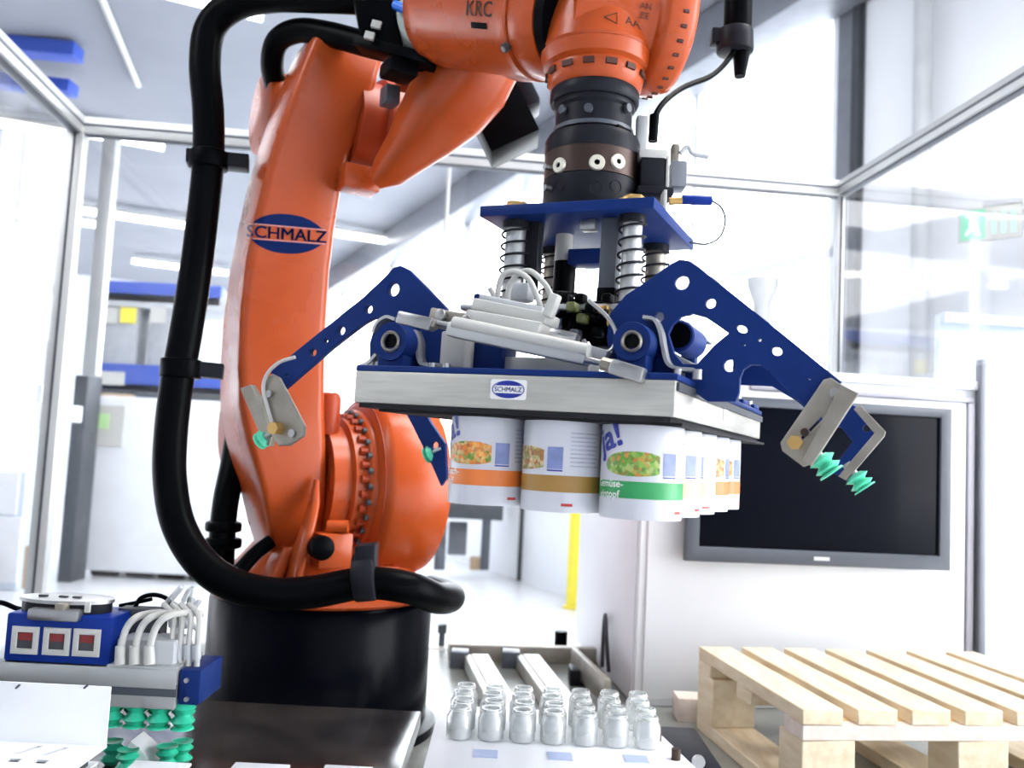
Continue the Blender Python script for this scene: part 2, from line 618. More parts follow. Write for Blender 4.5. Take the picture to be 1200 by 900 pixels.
# grey service duct that runs along the top of the window wall
bm = new(); box(bm, (-8, 0.02, CEIL-0.42), (17.9, 0.42, CEIL-0.02), MW, 0.02)
obj('service_duct', bm, GREYB, label='long grey duct running diagonally along the ceiling edge above the bright windows', cat='duct')

# fluorescent tubes under the ceiling
bdir = V((0.9075, 0.42, 0)).normalized()


def fluo(px, py, length, lab):
    c = PZ(px, py, CEIL-0.18)
    d = bdir
    o = thing('fluorescent_lamp', c, lab, 'lamp', 'fluorescent lamps under the hall ceiling')
    b = new(); beam(b, c-d*length/2+V((0, 0, 0.06)), c+d*length/2+V((0, 0, 0.06)), 0.16, 0.05); obj('housing', b, WHITEP, o)
    b = new(); cyl(b, c-d*length/2, c+d*length/2, 0.055, n=12); obj('tube', b, TUBEL, o)


for q in ((52, 153, 0.9, 'fluorescent lamp seen through the left glass panel, nearest the corner post'),
          (138, 162, 1.0, 'fluorescent lamp just right of the left corner post under its crossbeam'),
          (40, 253, 2.2, 'fluorescent lamp left of the leaning corner post at mid height'),
          (168, 257, 2.0, 'fluorescent lamp between the corner post and the thick black hose'),
          (212, 313, 1.8, 'lowest fluorescent lamp, crossing behind the thick black hose'),
          (418, 277, 1.2, 'fluorescent lamp right of the orange arm below the ceiling duct'),
          (418, 187, 0.55, 'short fluorescent lamp glowing under the orange elbow'),
          (215, -5, 1.2, 'fluorescent lamp at the top edge behind the hose')):
    fluo(*q)
# thin ceiling conduit
bm = new(); cyl(bm, PZ(118, -5, CEIL-0.04), PZ(162, 100, CEIL-0.04), 0.03, n=10)
obj('ceiling_conduit', bm, WHITEP, label='thin white conduit running along the ceiling at upper left', cat='conduit')
# hanging white wire
a = P(527, 190, 6.0); b_ = P(521, 300, 6.0)
bm = new(); cyl(bm, (a.x, a.y, CEIL), (a.x, a.y, b_.z), 0.012, n=8)
obj('hanging_cable', bm, WHITEP, label='thin white cable hanging down from the ceiling left of the gripper', cat='cable')

# ---- background on the left: crane beams, rack, bin, panels
pr = V((0.9936, 0.1132, 0)); qf = V((-0.1132, 0.9936, 0))   # cell frame, 6.5 degrees


def bgbox(name, px0, py0, px1, py1, Y, depth, m, bev=0.01, parent=None, **k):
    a = P(px0, py1, Y); b = P(px1, py0, Y)
    b2 = new()
    x0, x1 = sorted((a.x, b.x)); z0, z1 = sorted((a.z, b.z))
    box(b2, (x0, Y, max(z0, 0.0)), (x1, Y+depth, z1), None, bev)
    return obj(name, b2, m, parent, **k)


bm = new(); a = P(-30, 50, 8); b_ = P(92, 62, 8); beam(bm, a, b_, 0.2, 0.13)
obj('crane_beam', bm, BEAMB, label='upper blue crane beam crossing behind the left top rail', cat='beam')
bm = new(); a = P(-30, 92, 8.6); b_ = P(86, 104, 8.6); beam(bm, a, b_, 0.2, 0.12)
obj('crane_beam', bm, BEAMB, label='lower blue crane beam at far left, behind the top rail', cat='beam')
bm = new(); a = P(97, 60, 10.0); box(bm, (a.x-0.08, a.y-0.08, 0.0), (a.x+0.08, a.y+0.08, CEIL)); box(bm, (a.x-0.1, a.y-0.1, a.z-0.4), (a.x+0.1, a.y+0.1, a.z-0.3))
obj('crane_column', bm, WHITE, label='white steel column carrying the blue crane beams', cat='column')

rk = thing('storage_rack', V((P(180, 500, 10.2).x, 10.2, 0)), 'blue and grey storage rack holding two metal cabinets behind the black hose', 'rack')
for q in ((112, 335, 260, 352, BEAMB, 'beam'), (112, 434, 300, 456, BEAMB, 'beam'), (112, 350, 290, 358, PALEP, 'shelf'), (112, 456, 290, 466, DARKG, 'shelf')):
    bgbox(q[5], q[0], q[1], q[2], q[3], 10.2, 0.15 if q[5] == 'beam' else 0.8, q[4], parent=rk)
for x in (112, 292):
    a = P(x, 400, 10.2); b2 = new(); box(b2, (a.x-0.05, 10.2, 0), (a.x+0.05, 10.3, P(x, 320, 10.2).z)); obj('upright', b2, PALEB, rk)
bgbox('label_strip', 112, 436, 146, 450, 10.18, 0.015, WHITEP, 0.0, rk, label='white strip on the blue beam')
for (x0, x1, lab) in ((114, 165, 'left grey metal cabinet with a yellow sticker on the storage rack'), (171, 214, 'right grey metal cabinet on the storage rack beside the black hose')):
    a = P((x0+x1)/2, 430, 10.15)
    t = thing('metal_cabinet', V((a.x, 10.3, P(x0, 434, 10.2).z)), lab, 'cabinet', 'metal cabinets on the rack')
    bgbox('body', x0, 358, x1, 432, 10.25, 0.6, SHUT, parent=t)
    bgbox('door', x0+2, 362, x1-2, 428, 10.22, 0.02, SHUT, parent=t)
    bgbox('label_sheet', x0+4, 361, x0+24, 378, 10.20, 0.015, WHITEP, 0.0, t)
    if x0 == 114:
        bgbox('sticker', 140, 361, 160, 378, 10.19, 0.01, YEL, 0.0, t, label='yellow sticker')
# items lying on the shelf top
for x0, x1, m, lab in ((118, 152, CARD, 'brown parcel lying under the blue rack beam above the white bin'), (158, 200, GREYP, 'dark grey tray lying beside the brown parcel above the white bin')):
    bgbox('parcel' if m is CARD else 'tray', x0, 462, x1, 470, 9.25, 0.3, m, label=lab, cat='parcel' if m is CARD else 'tray')

tb = thing('white_bin', V((P(165, 600, 9).x, 9.4, 0)), 'large white wheeled bin with a paper notice behind the black hose', 'bin')
bgbox('body', 86, 471, 268, 668, 9.0, 0.9, WHITE, 0.03, tb)
bgbox('notice', 100, 476, 146, 522, 8.98, 0.012, WHITEP, 0.0, tb, label='white paper notice')
bgbox('green_mark', 112, 485, 128, 502, 8.965, 0.01, mat('lime', (0.5, 0.8, 0.35), 0.5, noise=0.1), 0.0, tb)
for x in (110, 152, 190, 228):
    a = P(x, 678, 8.9); b2 = new(); cyl(b2, (a.x-0.12, 9.15, 0.08), (a.x+0.12, 9.15, 0.08), 0.08, n=16); obj('wheel', b2, RUBBER, tb)
bgbox('machine_column', 66, 440, 104, 684, 8.6, 0.3, DARKG, label='dark grey machine column left of the white bin', cat='column')
bgbox('glazed_partition', 112, 140, 122, 440, 5.6, 0.08, ALUS, label='slim light metal mullion just right of the corner post', cat='mullion')
t = thing('workbench', V((P(0, 600, 8).x, 8.3, 0)), 'pale workbench seen through the left glass panel', 'bench')
bgbox('cabinet_body', -60, 500, 36, 690, 8.0, 0.45, PALEB, parent=t)
bgbox('bench_top', -70, 472, 60, 486, 7.9, 0.6, WHITE, parent=t)
bgbox('back_panel', -60, 300, 40, 440, 8.45, 0.05, WHITE, parent=t)
bgbox('tool_tray', -60, 450, 50, 472, 8.05, 0.3, PALEP, parent=t)
bgbox('drawer', -50, 520, 26, 600, 7.97, 0.03, WHITE, parent=t)
bgbox('drawer', -50, 606, 26, 680, 7.97, 0.03, WHITE, parent=t)
bgbox('cardboard_scrap', 24, 640, 38, 690, 7.5, 0.1, CARD, label='small yellowish board leaning at the foot of the pale workbench', cat='board')
# between the robot and the cabinet: far table, posts, yellow post
t = thing('far_table', V((P(555, 600, 10).x, 10.3, 0)), 'dark far table beside the orange drum, under the cans', 'table')
bgbox('table_top', 500, 592, 590, 606, 10.0, 0.7, DARKG, parent=t)
for x0, x1 in ((508, 524), (562, 576)):
    bgbox('leg', x0, 606, x1, 668, 10.05, 0.08, GREYP, parent=t)
bgbox('panel', 524, 612, 548, 650, 10.5, 0.05, GREYB, parent=t)
bgbox('parcel', 550, 655, 568, 668, 10.2, 0.25, CARD, label='small brown parcel on the floor under the dark far table', cat='parcel')
for x, m, lab in ((608, DARKG, 'thin dark upright post seen below the brown-banded can'), (620, GREYB, 'grey upright post right of the thin dark post'), (628, WHITE, 'white upright board beside the grey post')):
    a = P(x+4, 630, 10.3); b2 = new(); wdt = 0.04 if m is DARKG else 0.05
    box(b2, (a.x-wdt, 10.3, 0), (a.x+wdt, 10.4, 2.4)); obj('upright_post', b2, m, label=lab, cat='post')
a = P(673, 650, 8.6); bm = new(); cyl(bm, (a.x, a.y, 0), (a.x, a.y, 1.5), 0.06, n=16); cyl(bm, (a.x, a.y, 0), (a.x, a.y, 0.02), 0.09, n=16); cyl(bm, (a.x, a.y, 1.5), (a.x, a.y, 1.52), 0.03, n=16)
obj('yellow_post', bm, YEL, label='yellow safety post left of the white cabinet, below the cans', cat='post')
# pale vase-like floor lamp / suction stand far right of the gripper
a = P(892, 400, 5.0)
bm = new(); M = frame(V((a.x, a.y, 0)), V((1, 0, 0)), V((0, 1, 0)), V((0, 0, 1)))
lathe(bm, [(0, 0), (0.12, 0), (0.12, 0.03), (0.03, 0.06), (0.03, 1.95), (0.05, 2.10), (0.05, 2.32), (0.085, 2.42), (0.09, 2.47), (0, 2.47)], M, 20)
obj('extraction_funnel', bm, PALEP, label='pale grey funnel-topped stand against the bright window', cat='stand')

# ==================================================================== CELL FRAME
BED = 0.74
TOP = 2.5


enc = thing('safety_enclosure', V((0.0, 3.2, 0)), 'clear-panelled safety enclosure of pale aluminium profiles around the robot', 'enclosure')


def cellpost(name, p, z0, z1, wdt, lab, col=ALUS):
    M = frame(V((p.x, p.y, 0)), pr, qf, V((0, 0, 1)))
    b = new(); h = wdt/2
    box(b, (-h, -h, z0), (h, h, z1), M, 0.003); o = obj(name, b, col, enc)
    b = new()
    for s in (-1, 1):
        box(b, (-0.004, s*(h+0.0005)-0.002, z0), (0.004, s*(h+0.0005)+0.002, z1), M)
    obj('groove', b, DARKG, o)
    return o


LC = P(93, 143, 3.05); RC = P(985, 207, 3.33)
LC.z = RC.z = TOP
cellpost('corner_post', LC, 0.0, TOP, 0.055, 'light aluminium corner post of the cell at the left, leaning in view')
cellpost('corner_post', RC, 1.69, TOP, 0.03, 'thin corner post of the cell at the right, in front of the dark window jamb')


def rail(a, b, wx, wz, lab, dark=True):
    c = new(); beam(c, a, b, wx, wz); o = obj('top_rail', c, ALUS, enc)
    y = (V(b)-V(a)).normalized(); x = y.cross(V((0, 0, 1))).normalized()
    for s in (-1, 1):
        c = new(); beam(c, V(a)+x*s*(wx/2+0.0008), V(b)+x*s*(wx/2+0.0008), 0.002, 0.008, bev=0); obj('groove', c, GREYP, o)
    c = new(); beam(c, V(a)-V((0, 0, wz/2+0.002)), V(b)-V((0, 0, wz/2+0.002)), wx*0.5, 0.004, bev=0); obj('groove', c, GREYP, o)
    return o


rail(LC-V((0, 0, 0.03)), RC-V((0, 0, 0.03)), 0.05, 0.06, 'aluminium top rail along the back of the cell')
LF = LC - qf*2.6; RF = RC - qf*2.6
rail(LC-V((0, 0, 0.03)), LF-V((0, 0, 0.03)), 0.05, 0.06, 'aluminium top rail running from the left corner post out of the frame')
rail(RC-V((0, 0, 0.03)), RF-V((0, 0, 0.03)), 0.045, 0.05, 'aluminium top rail on the right, running up to the right edge')


def panel(name, a, b, z0, z1, lab, d=0.006):
    c = new(); a, b = V((a.x, a.y, 0)), V((b.x, b.y, 0))
    y = (b-a).normalized(); x = y.cross(V((0, 0, 1)))
    box(c, (-d/2, 0.03, z0), (d/2, (b-a).length-0.03, z1), frame(a, x, y, V((0, 0, 1))))
    return obj(name, c, PANE, enc)


panel('glass_panel', LC, LF, 0.8, TOP-0.07, 'clear safety panel on the left side of the cell')
mid = LC+(RC-LC)*0.5
panel('glass_panel', LC, mid, 0.8, TOP-0.07, 'clear safety panel across the left half of the cell back')
panel('glass_panel', RC, RF, 1.72, TOP-0.06, 'clear safety panel on the right side of the cell, in front of the exit sign')

# machine bed
bedc = V((0.35, 2.45, 0))
MB = frame(bedc, pr, qf, V((0, 0, 1)))
bt = thing('machine_bed', V((bedc.x, bedc.y, 0)), 'grey metal machine bed carrying the robot, rails and pallet', 'machine')
bm = new(); box(bm, (-1.7, -0.95, BED-0.08), (1.7, 0.68, BED), MB, 0.004); obj('bed_plate', bm, BEDM, bt)
bm = new(); box(bm, (-1.7, 0.68, BED-0.16), (1.7, 0.74, BED+0.0), MB, 0.004); box(bm, (-0.45, 0.60, BED), (0.36, 0.64, BED+0.035), MB, 0.003); obj('back_profile', bm, ALU, bt)
bm = new(); box(bm, (-0.45, 0.52, BED), (0.36, 0.56, BED+0.05), MB, 0.003); obj('cross_profile', bm, STEELW, bt)
for x in (-1.6, 1.6):
    for y in (-0.9, 0.6):
        bm = new(); box(bm, (x-0.04, y-0.04, 0), (x+0.04, y+0.04, BED-0.08), MB); obj('leg', bm, ALU, bt)
bm = new(); c = PZ(657, 757, BED+0.02); cyl(bm, c, c+V((0, 0, 0.05)), 0.022, n=16); obj('knob', bm, RUBBER, bt)
bm = new(); c = P(518, 737, 3.2); box(bm, (c.x-0.015, c.y, c.z-0.015), (c.x+0.015, c.y+0.04, c.z+0.015)); beam(bm, V((c.x, c.y+0.02, BED-0.02)), V((c.x, c.y+0.02, c.z-0.01)), 0.02, 0.02, V((1, 0, 0)))
obj('sensor', bm, GREYP, bt)

# white cabinet with the monitor
c0 = P(750, 640, 2.5)
MC = frame(V((c0.x, c0.y, 0)), pr, qf, V((0, 0, 1)))
WCB = 1.01
ct = thing('control_cabinet', V((c0.x, c0.y, BED)), 'white control cabinet behind the pallet, carrying the black monitor', 'cabinet')
bm = new(); box(bm, (0, 0, BED), (WCB, 0.85, 1.66), MC, 0.004); obj('body', bm, WHITE, ct)
bm = new(); box(bm, (-0.01, -0.015, 1.66), (WCB+0.01, 0.86, 1.685), MC, 0.004); obj('top_ledge', bm, WHITE, ct)
bm = new(); box(bm, (0.02, -0.008, BED+0.02), (0.955, 0.0, 1.62), MC, 0.003); obj('door', bm, WHITE, ct)
bm = new(); box(bm, (0.958, -0.014, BED), (0.978, 0.0, 1.62), MC, 0.003); box(bm, (0.3, -0.012, 1.622), (0.978, 0.0, 1.636), MC, 0.002)
obj('door_gasket', bm, mat('lilac_grey', (0.45, 0.44, 0.50), 0.5, noise=0.1), ct, label='grey seal strip')
bm = new(); box(bm, (0.985, -0.03, BED), (1.005, -0.0, 1.75), MC, 0.003); obj('edge_profile', bm, GREYB, ct)
bm = new(); box(bm, (-0.004, 0.02, BED+0.01), (0.0, 0.84, 1.65), MC, 0.001); obj('side_panel', bm, LILAC, ct, label='pale lilac grey side panel')
# blue-grey door right of it
bm = new(); box(bm, (1.03, 0.25, BED), (1.6, 0.28, 1.93), MC, 0.004); box(bm, (1.03, 0.22, 1.9), (1.6, 0.25, 1.93), MC)
obj('side_door_panel', bm, PALEB, label='pale blue panel right of the white cabinet at the right edge', cat='panel')
# white side plate left of cabinet seam (guard)
bm = new(); tube(bm, [MC @ V((0.0-0.014, 0.25, BED+0.03)), MC @ V((-0.025, 0.25, BED+0.13)), MC @ V((-0.02, 0.3, BED+0.19)), MC @ V((-0.01, 0.36, BED+0.12)), MC @ V((-0.01, 0.36, BED+0.02))], 0.006, n=8)
obj('cable_loop', bm, DARKG, ct, label='small dark cable loop')

mt = thing('monitor', MC @ V((0.5, -0.05, 1.1)), 'black flat monitor with grey bezel hanging on the white cabinet', 'monitor')
fo, fn = MC @ V((0, -0.055, 0)), qf


def onfront(px, py, off=0.0):
    p = onplane(px, py, MC @ V((0, off, 0)), qf)
    return MC.inverted() @ p


q = [onfront(802, 655, -0.06), onfront(1110, 668, -0.06), onfront(1113, 480, -0.06), onfront(812, 463, -0.06)]
mx0, mx1 = (q[0].x+q[3].x)/2, (q[1].x+q[2].x)/2
mz0, mz1 = (q[0].z+q[1].z)/2, (q[2].z+q[3].z)/2
bm = new()
bw = 0.03
plate(bm, [(mx0, mz0), (mx1, mz0), (mx1, mz1), (mx0, mz1)], [[(mx0+bw, mz0+bw*1.15), (mx1-bw*0.9, mz0+bw*1.15), (mx1-bw*0.9, mz1-bw*0.7), (mx0+bw, mz1-bw*0.7)]], 0.03,
      frame(MC @ V((0, -0.055, 0)), pr, V((0, 0, 1)), pr.cross(V((0, 0, 1)))), 0.003)
obj('bezel', bm, GREYP, mt)
bm = new(); box(bm, (mx0+0.01, -0.062, mz0+0.01), (mx1-0.01, -0.02, mz1-0.01), MC, 0.003); obj('display', bm, SCREEN, mt)
bm = new(); box(bm, ((mx0+mx1)/2-0.1, -0.02, 1.2), ((mx0+mx1)/2+0.1, -0.008, 1.35), MC); obj('wall_mount', bm, DARKG, mt)
bm = new(); box(bm, ((mx0+mx1)/2-0.02, -0.0715, mz0+0.012), ((mx0+mx1)/2+0.025, -0.070, mz0+0.022), MC); obj('badge', bm, PALEP, mt)

# ==================================================================== PALLET
PT = 1.4-0.457
a = PZ(941, 831, PT)
ZF = a.y
vp = V((-0.148, 0.989, 0)).normalized(); vs = V((0.989, 0.148, 0)).normalized()
MP = frame(V((a.x, a.y, PT)), vs, vp, V((0, 0, 1)))
pt = thing('wooden_pallet', V((a.x, a.y, BED)), 'pale raw pine pallet with spaced top slats, standing at the right', 'pallet')
SL = 0.56; SW = 0.084; GP = 0.030; H = PT-BED; TH = 0.030
W = 7*(SW+GP)-GP
for i in range(7):
    bm = new(); x = i*(SW+GP)
    box(bm, (x, 0, -TH), (x+SW, SL, 0), MP, 0.002, 1)
    o = obj('slat', bm, WOOD, pt)
for y in (0.0, SL/2-0.04, SL-0.08):
    bm = new(); box(bm, (0, y, -TH*2), (W, y+0.08, -TH), MP, 0.002, 1); obj('stringer_board', bm, WOOD if y else WOODE, pt)
for y in (0.0, SL-0.1):
    for x in (0.0, W/2-0.055, W-0.11):
        bm = new(); box(bm, (x, y, -H+TH), (x+0.11, y+0.1, -TH*2), MP, 0.002, 1); obj('block', bm, WOODO if y > 0.5 else WOOD, pt)
for x in (0.0, W/2-0.055, W-0.11):
    bm = new(); box(bm, (x, 0, -H), (x+0.11, SL, -H+TH), MP, 0.002, 1); obj('runner_board', bm, WOOD, pt)
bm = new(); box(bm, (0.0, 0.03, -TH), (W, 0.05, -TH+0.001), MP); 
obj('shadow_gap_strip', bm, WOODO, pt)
# dark fixings under it
a = PZ(822, 890, 0.86)
bm = new(); box(bm, (a.x-0.06, a.y-0.05, BED), (a.x+0.03, a.y+0.2, 0.86), None, 0.004); 
cb = obj('connector_box', bm, BLACKM, label='small black connector box with a round socket beside the pallet corner', cat='box')
bm = new(); c = P(818, 892, a.y-0.051); cyl(bm, c+V((0, 0.0, 0)), c+V((0, -0.006, 0)), 0.012, n=16); obj('socket', bm, STEEL, cb)
a = PZ(815, 845, BED)
bm = new(); box(bm, (a.x-0.05, a.y-0.02, BED), (a.x+0.03, a.y+0.06, BED+0.06), None, 0.002); obj('wood_offcut', bm, WOODE, label='small pale block lying left of the pallet foot', cat='block')

# ==================================================================== TABLE, JARS
TB = 0.91
tt = thing('work_table', V((-0.3, 1.3, 0)), 'dark glossy table top in front of the black robot base', 'table')
a = PZ(208, 823, TB); b_ = PZ(495, 829, TB)
bm = new(); box(bm, (-1.5, 0.75, TB-0.03), (b_.x, (a.y+b_.y)/2, TB), None, 0.003); obj('table_top', bm, DARKTOP, tt)
for x in (-1.4, -0.25):
    for y in (0.85, 1.35):
        bm = new(); box(bm, (x-0.03, y-0.03, 0), (x+0.03, y+0.03, TB-0.03)); obj('leg', bm, ALU, tt)
tr = thing('jar_tray', PZ(660, 890, TB), 'white tray with pale blue patches carrying clear jars at the bottom centre', 'tray')
p0 = PZ(497, 900, TB); p1 = PZ(497, 840, TB); p2 = PZ(750, 838, TB); p3 = PZ(815, 900, TB)
p1.y = p2.y
bm = new()
lowz = 0.03
pts = [V((p0.x, 1.0, 0)), V((p3.x+0.13*0.6, 1.0+0.0, 0)), V((p3.x, p3.y, 0)), V((p2.x, p2.y, 0)), V((p0.x, p2.y, 0))]
plate(bm, [(p.x, p.y) for p in pts], [], 0.03, frame(V((0, 0, TB-0.015)), V((1, 0, 0)), V((0, 1, 0)), V((0, 0, 1))), 0.002)
obj('tray_body', bm, WHITE, tr)
for px in (569, 656, 745):
    c = PZ(px, 882+(px-569)*0.035, TB+0.001); bm = new(); box(bm, (c.x-0.02, c.y-0.022, TB), (c.x+0.02, c.y+0.014, TB+0.0015)); obj('printed_patch', bm, mat('patch_blue', (0.42, 0.50, 0.72), 0.4, noise=0.1), tr, label='pale blue printed patch')
for px, py in ((770, 868), (792, 890)):
    c = PZ(px, py, TB); bm = new(); cyl(bm, c, c+V((0, 0, 0.018)), 0.008, n=10); obj('clamp_screw', bm, BROWNM, tr)
for x in (p0.x+0.05, p2.x-0.08):
    bm = new(); box(bm, (x-0.02, p2.y-0.07, BED), (x+0.02, p2.y-0.02, TB-0.03)); obj('support', bm, ALU, tr)


def jar_meshes():
    b = new(); I = Matrix.Identity(4)
    lathe(b, [(0, 0.0), (0.021, 0.0), (0.0245, 0.003), (0.0248, 0.045), (0.019, 0.056), (0.0185, 0.066), (0.017, 0.066), (0.017, 0.057), (0.0225, 0.044), (0.0222, 0.005), (0, 0.004)], I, 20)
    b2 = new(); tube(b2, [V((0.0195*cos(t*pi/8), 0.0195*sin(t*pi/8), 0.060)) for t in range(17)], 0.0012, n=5, smooth=False)
    return b, b2


jb, jr = jar_meshes()
jroot = thing('glass_jar', V((0, 0, 0)), '', 'jar', 'clear jars on the white tray')
jbo = obj('jar_body', jb, JARGLASS, jroot); jro = obj('neck_ring', jr, WHITEP, jroot)
ja = PZ(508, 868, TB)
k = 0
rowlab = ['front row', 'second row', 'third row', 'rearmost row']
collab = ['at the left end', 'second from the left', 'third from the left', 'in the middle', 'third from the right', 'second from the right', 'at the right end']
for r_ in range(4):
    for c_ in range(7):
        x = p0.x+0.045+c_*0.0545+ (0.004*(r_ % 2)); y = p2.y-0.045-(3-r_)*0.0500
        if k == 0:
            j = jroot
        else:
            j = jroot.copy(); COL.objects.link(j)
            for s in (jbo, jro):
                s2 = s.copy(); COL.objects.link(s2); s2.parent = j
        j.location = (x, y, TB+0.0005)
        j.scale = (0.9, 0.9, 0.8)
        j['label'] = 'clear empty jar on the white tray, %s, %s' % (rowlab[r_], collab[c_])
        k += 1

# conveyor rails on the bed
for i, (x0, y0, x1, y1) in enumerate(((562, 772, 590, 822), (622, 772, 660, 822))):
    a = PZ(x0, y0, BED+0.03); b_ = PZ(x1, y1, BED+0.03)
    o = thing('guide_rail', (a+b_)/2-V((0, 0, 0.03)), ('left' if i == 0 else 'right')+' white guide rail running from the bed towards the jars', 'rail', 'guide rails on the machine bed')
    b_ = b_+(b_-a)*0.7
    bm = new(); beam(bm, a, b_, 0.052, 0.03); obj('rail_top', bm, WHITE, o)
    bm = new(); beam(bm, a-V((0.038, 0, 0.008)), b_-V((0.038, 0, 0.008)), 0.02, 0.04); obj('rail_side', bm, ALU, o)
    bm = new(); box(bm, (a.x-0.09, a.y-0.02, BED), (a.x-0.035, a.y+0.05, BED+0.05), None, 0.003); obj('bracket', bm, GREYP, o)
a = PZ(672, 772, BED+0.05); b_ = PZ(712, 812, BED+0.05)
bm = new(); beam(bm, a, b_, 0.018, 0.07); obj('side_guide', bm, STEELW, label='slim metal side guide running down beside the white cabinet', cat='rail')
bm = new(); a = PZ(686, 800, BED); box(bm, (a.x-0.05, a.y-0.05, BED), (a.x+0.01, a.y+0.04, BED+0.045), None, 0.004)
obj('stop_block', bm, BLACKM, label='small black stop block beside the right guide rail', cat='block')

# ==================================================================== BOTTOM LEFT SUCTION UNIT
ZU = 1.33
un = thing('vacuum_unit', P(110, 830, ZU), 'lying aluminium vacuum gripper with blue switch box and green suction cups', 'gripper')


def ubox(name, x0, y0, x1, y1, Y, d, m, bev=0.002, parent=un, **k):
    """box whose front is tilted with nothing: corners read along its own horizontal run"""
    a = P(x0, y1, Y); b = P(x1, y0, Y); b2 = new()
    box(b2, (min(a.x, b.x), Y, min(a.z, b.z)), (max(a.x, b.x), Y+d, max(a.z, b.z)), None, bev)
    return obj(name, b2, m, parent, **k)


ubox('switch_box', 2, 724, 133, 783, ZU, 0.09, BLUED, 0.004)
for i, px in enumerate((30, 67, 102)):
    a = P(px, 750+i*1.5, ZU)
    Mx = frame(a, V((1, 0, 0)), V((0, 0, 1)), V((0, -1, 0)))
    bm = new(); plate(bm, [(-0.0185, -0.0185), (0.0185, -0.0185), (0.0185, 0.0185), (-0.0185, 0.0185)], [[(-0.0125, -0.0125), (0.0125, -0.0125), (0.0125, 0.0125), (-0.0125, 0.0125)]], 0.008, Mx, 0.001)
    d = obj('switch_frame', bm, WHITEP, un, label='white square switch frame')
    bm = new(); box(bm, (-0.0125, -0.0125, -0.002), (0.0125, 0.0125, 0.0012), Mx); obj('switch_face', bm, DARKG, d)
    bm = new(); box(bm, (-0.0095, 0.0, 0.001), (0.0095, 0.0105, 0.002), Mx); obj('red_screen', bm, REDL, d)
ubox('profile_body', -40, 782, 208, 820, ZU, 0.11, ALUS, 0.002)
ubox('profile_groove', -40, 803, 207, 805, ZU-0.0008, 0.002, GREYP, 0.0)
ubox('profile_lip', -40, 786, 207, 796, ZU-0.003, 0.004, ALUS, 0.001)
ubox('end_cap', 207, 786, 236, 826, ZU+0.005, 0.10, BLUE, 0.003)
for py in (797, 819):
    bm = new(); c = P(219, py, ZU+0.005); cyl(bm, c, c-V((0, 0.004, 0)), 0.0035, n=10); obj('screw', bm, STEEL, un)
# cylinder with metal lid on top of the box
c = P(86, 712, ZU+0.06)
bm = new(); Mv = frame(c+V((0, -0.02, 0.008)), V((1, 0, 0)), V((0, 0.55, 0)), V((0, 0, 1)))
lathe(bm, [(0, -0.021), (0.066, -0.021), (0.066, 0.006), (0, 0.006)], Mv, 32); pm = obj('pump_ring', bm, BLACKM, un)
bm = new(); lathe(bm, [(0, 0.006), (0.069, 0.006), (0.069, 0.011), (0.04, 0.013), (0, 0.013)], Mv, 32); obj('ring_lid', bm, STEEL, pm)
for dx in (-0.03, 0.0, 0.02):
    bm = new(); box(bm, (dx-0.006, -0.03, 0.011), (dx+0.006, -0.02, 0.015), Mv); obj('lid_notch', bm, DARKG, pm)
ubox('pump_latch', 62, 708, 76, 728, ZU-0.01, 0.02, STEELW, 0.002)
ubox('latch_handle', 30, 716, 92, 727, ZU-0.012, 0.02, STEEL, 0.004)
ubox('ring_window', 98, 706, 106, 718, ZU-0.008, 0.004, WHITEP, 0.001)
# white hoses that bend down into fittings
ubox('fitting_block', 134, 752, 205, 785, ZU+0.01, 0.06, PALEP, 0.003)
ubox('valve_block', 134, 715, 190, 756, ZU+0.06, 0.03, DARKG, 0.003)
for i, px in enumerate((141, 158, 175)):
    bm = new()
    tube(bm, [P(px, 775, ZU), P(px+1, 758, ZU), P(px+8, 735, ZU+0.004), P(px+22, 722, ZU+0.01), P(px+45, 718, ZU+0.05), P(px+62, 720, ZU+0.07)], 0.0052, n=10)
    obj('white_hose', bm, WHITEP, un)
    bm = new(); cyl(bm, P(px, 778, ZU-0.003), P(px, 757, ZU-0.003), 0.0085, 0.007, n=12); obj('hose_fitting', bm, WHITEP, un)
for i in range(4):
    px = 200+i*10
    bm = new(); tube(bm, [P(px, 800-i*3, ZU+0.03), P(px+1, 770, ZU+0.03), P(px+2, 745, ZU+0.03), P(px+3, 722, ZU+0.045), P(px-8, 708, ZU+0.07)], 0.0045, n=8)
    obj('white_hose', bm, WHITEP, un)
    bm = new(); cyl(bm, P(px, 772, ZU+0.03), P(px, 755, ZU+0.03), 0.007, n=10); obj('hose_fitting', bm, PALEP, un)
rnd = random.Random(3)
bm = new()
for i in range(9):
    a = P(rnd.uniform(200, 222), rnd.uniform(702, 740), ZU+0.07)
    tube(bm, [a, a+V((rnd.uniform(-.02, .02), 0, 0.02)), a+V((rnd.uniform(-.03, .03), 0.01, rnd.uniform(-.02, .02)))], 0.004, n=7, k=4)
obj('hose_bundle', bm, PALEP, un, kind='stuff')
bm = new(); tube(bm, [P(158, 712, ZU+0.08), P(165, 701, ZU+0.08), P(180, 697, ZU+0.08), P(196, 702, ZU+0.08), P(204, 715, ZU+0.08)], 0.0035, n=8); tube(bm, [P(140, 710, ZU+0.1), P(160, 706, ZU+0.1), P(178, 702, ZU+0.1)], 0.003, n=8)
obj('black_cable', bm, RUBBER, un)
bm = new(); tube(bm, [P(-30, 706, ZU+0.08), P(0, 706, ZU+0.08), P(20, 713, ZU+0.08), P(40, 716, ZU+0.07)], 0.004, n=8); obj('black_cable', bm, RUBBER, un)


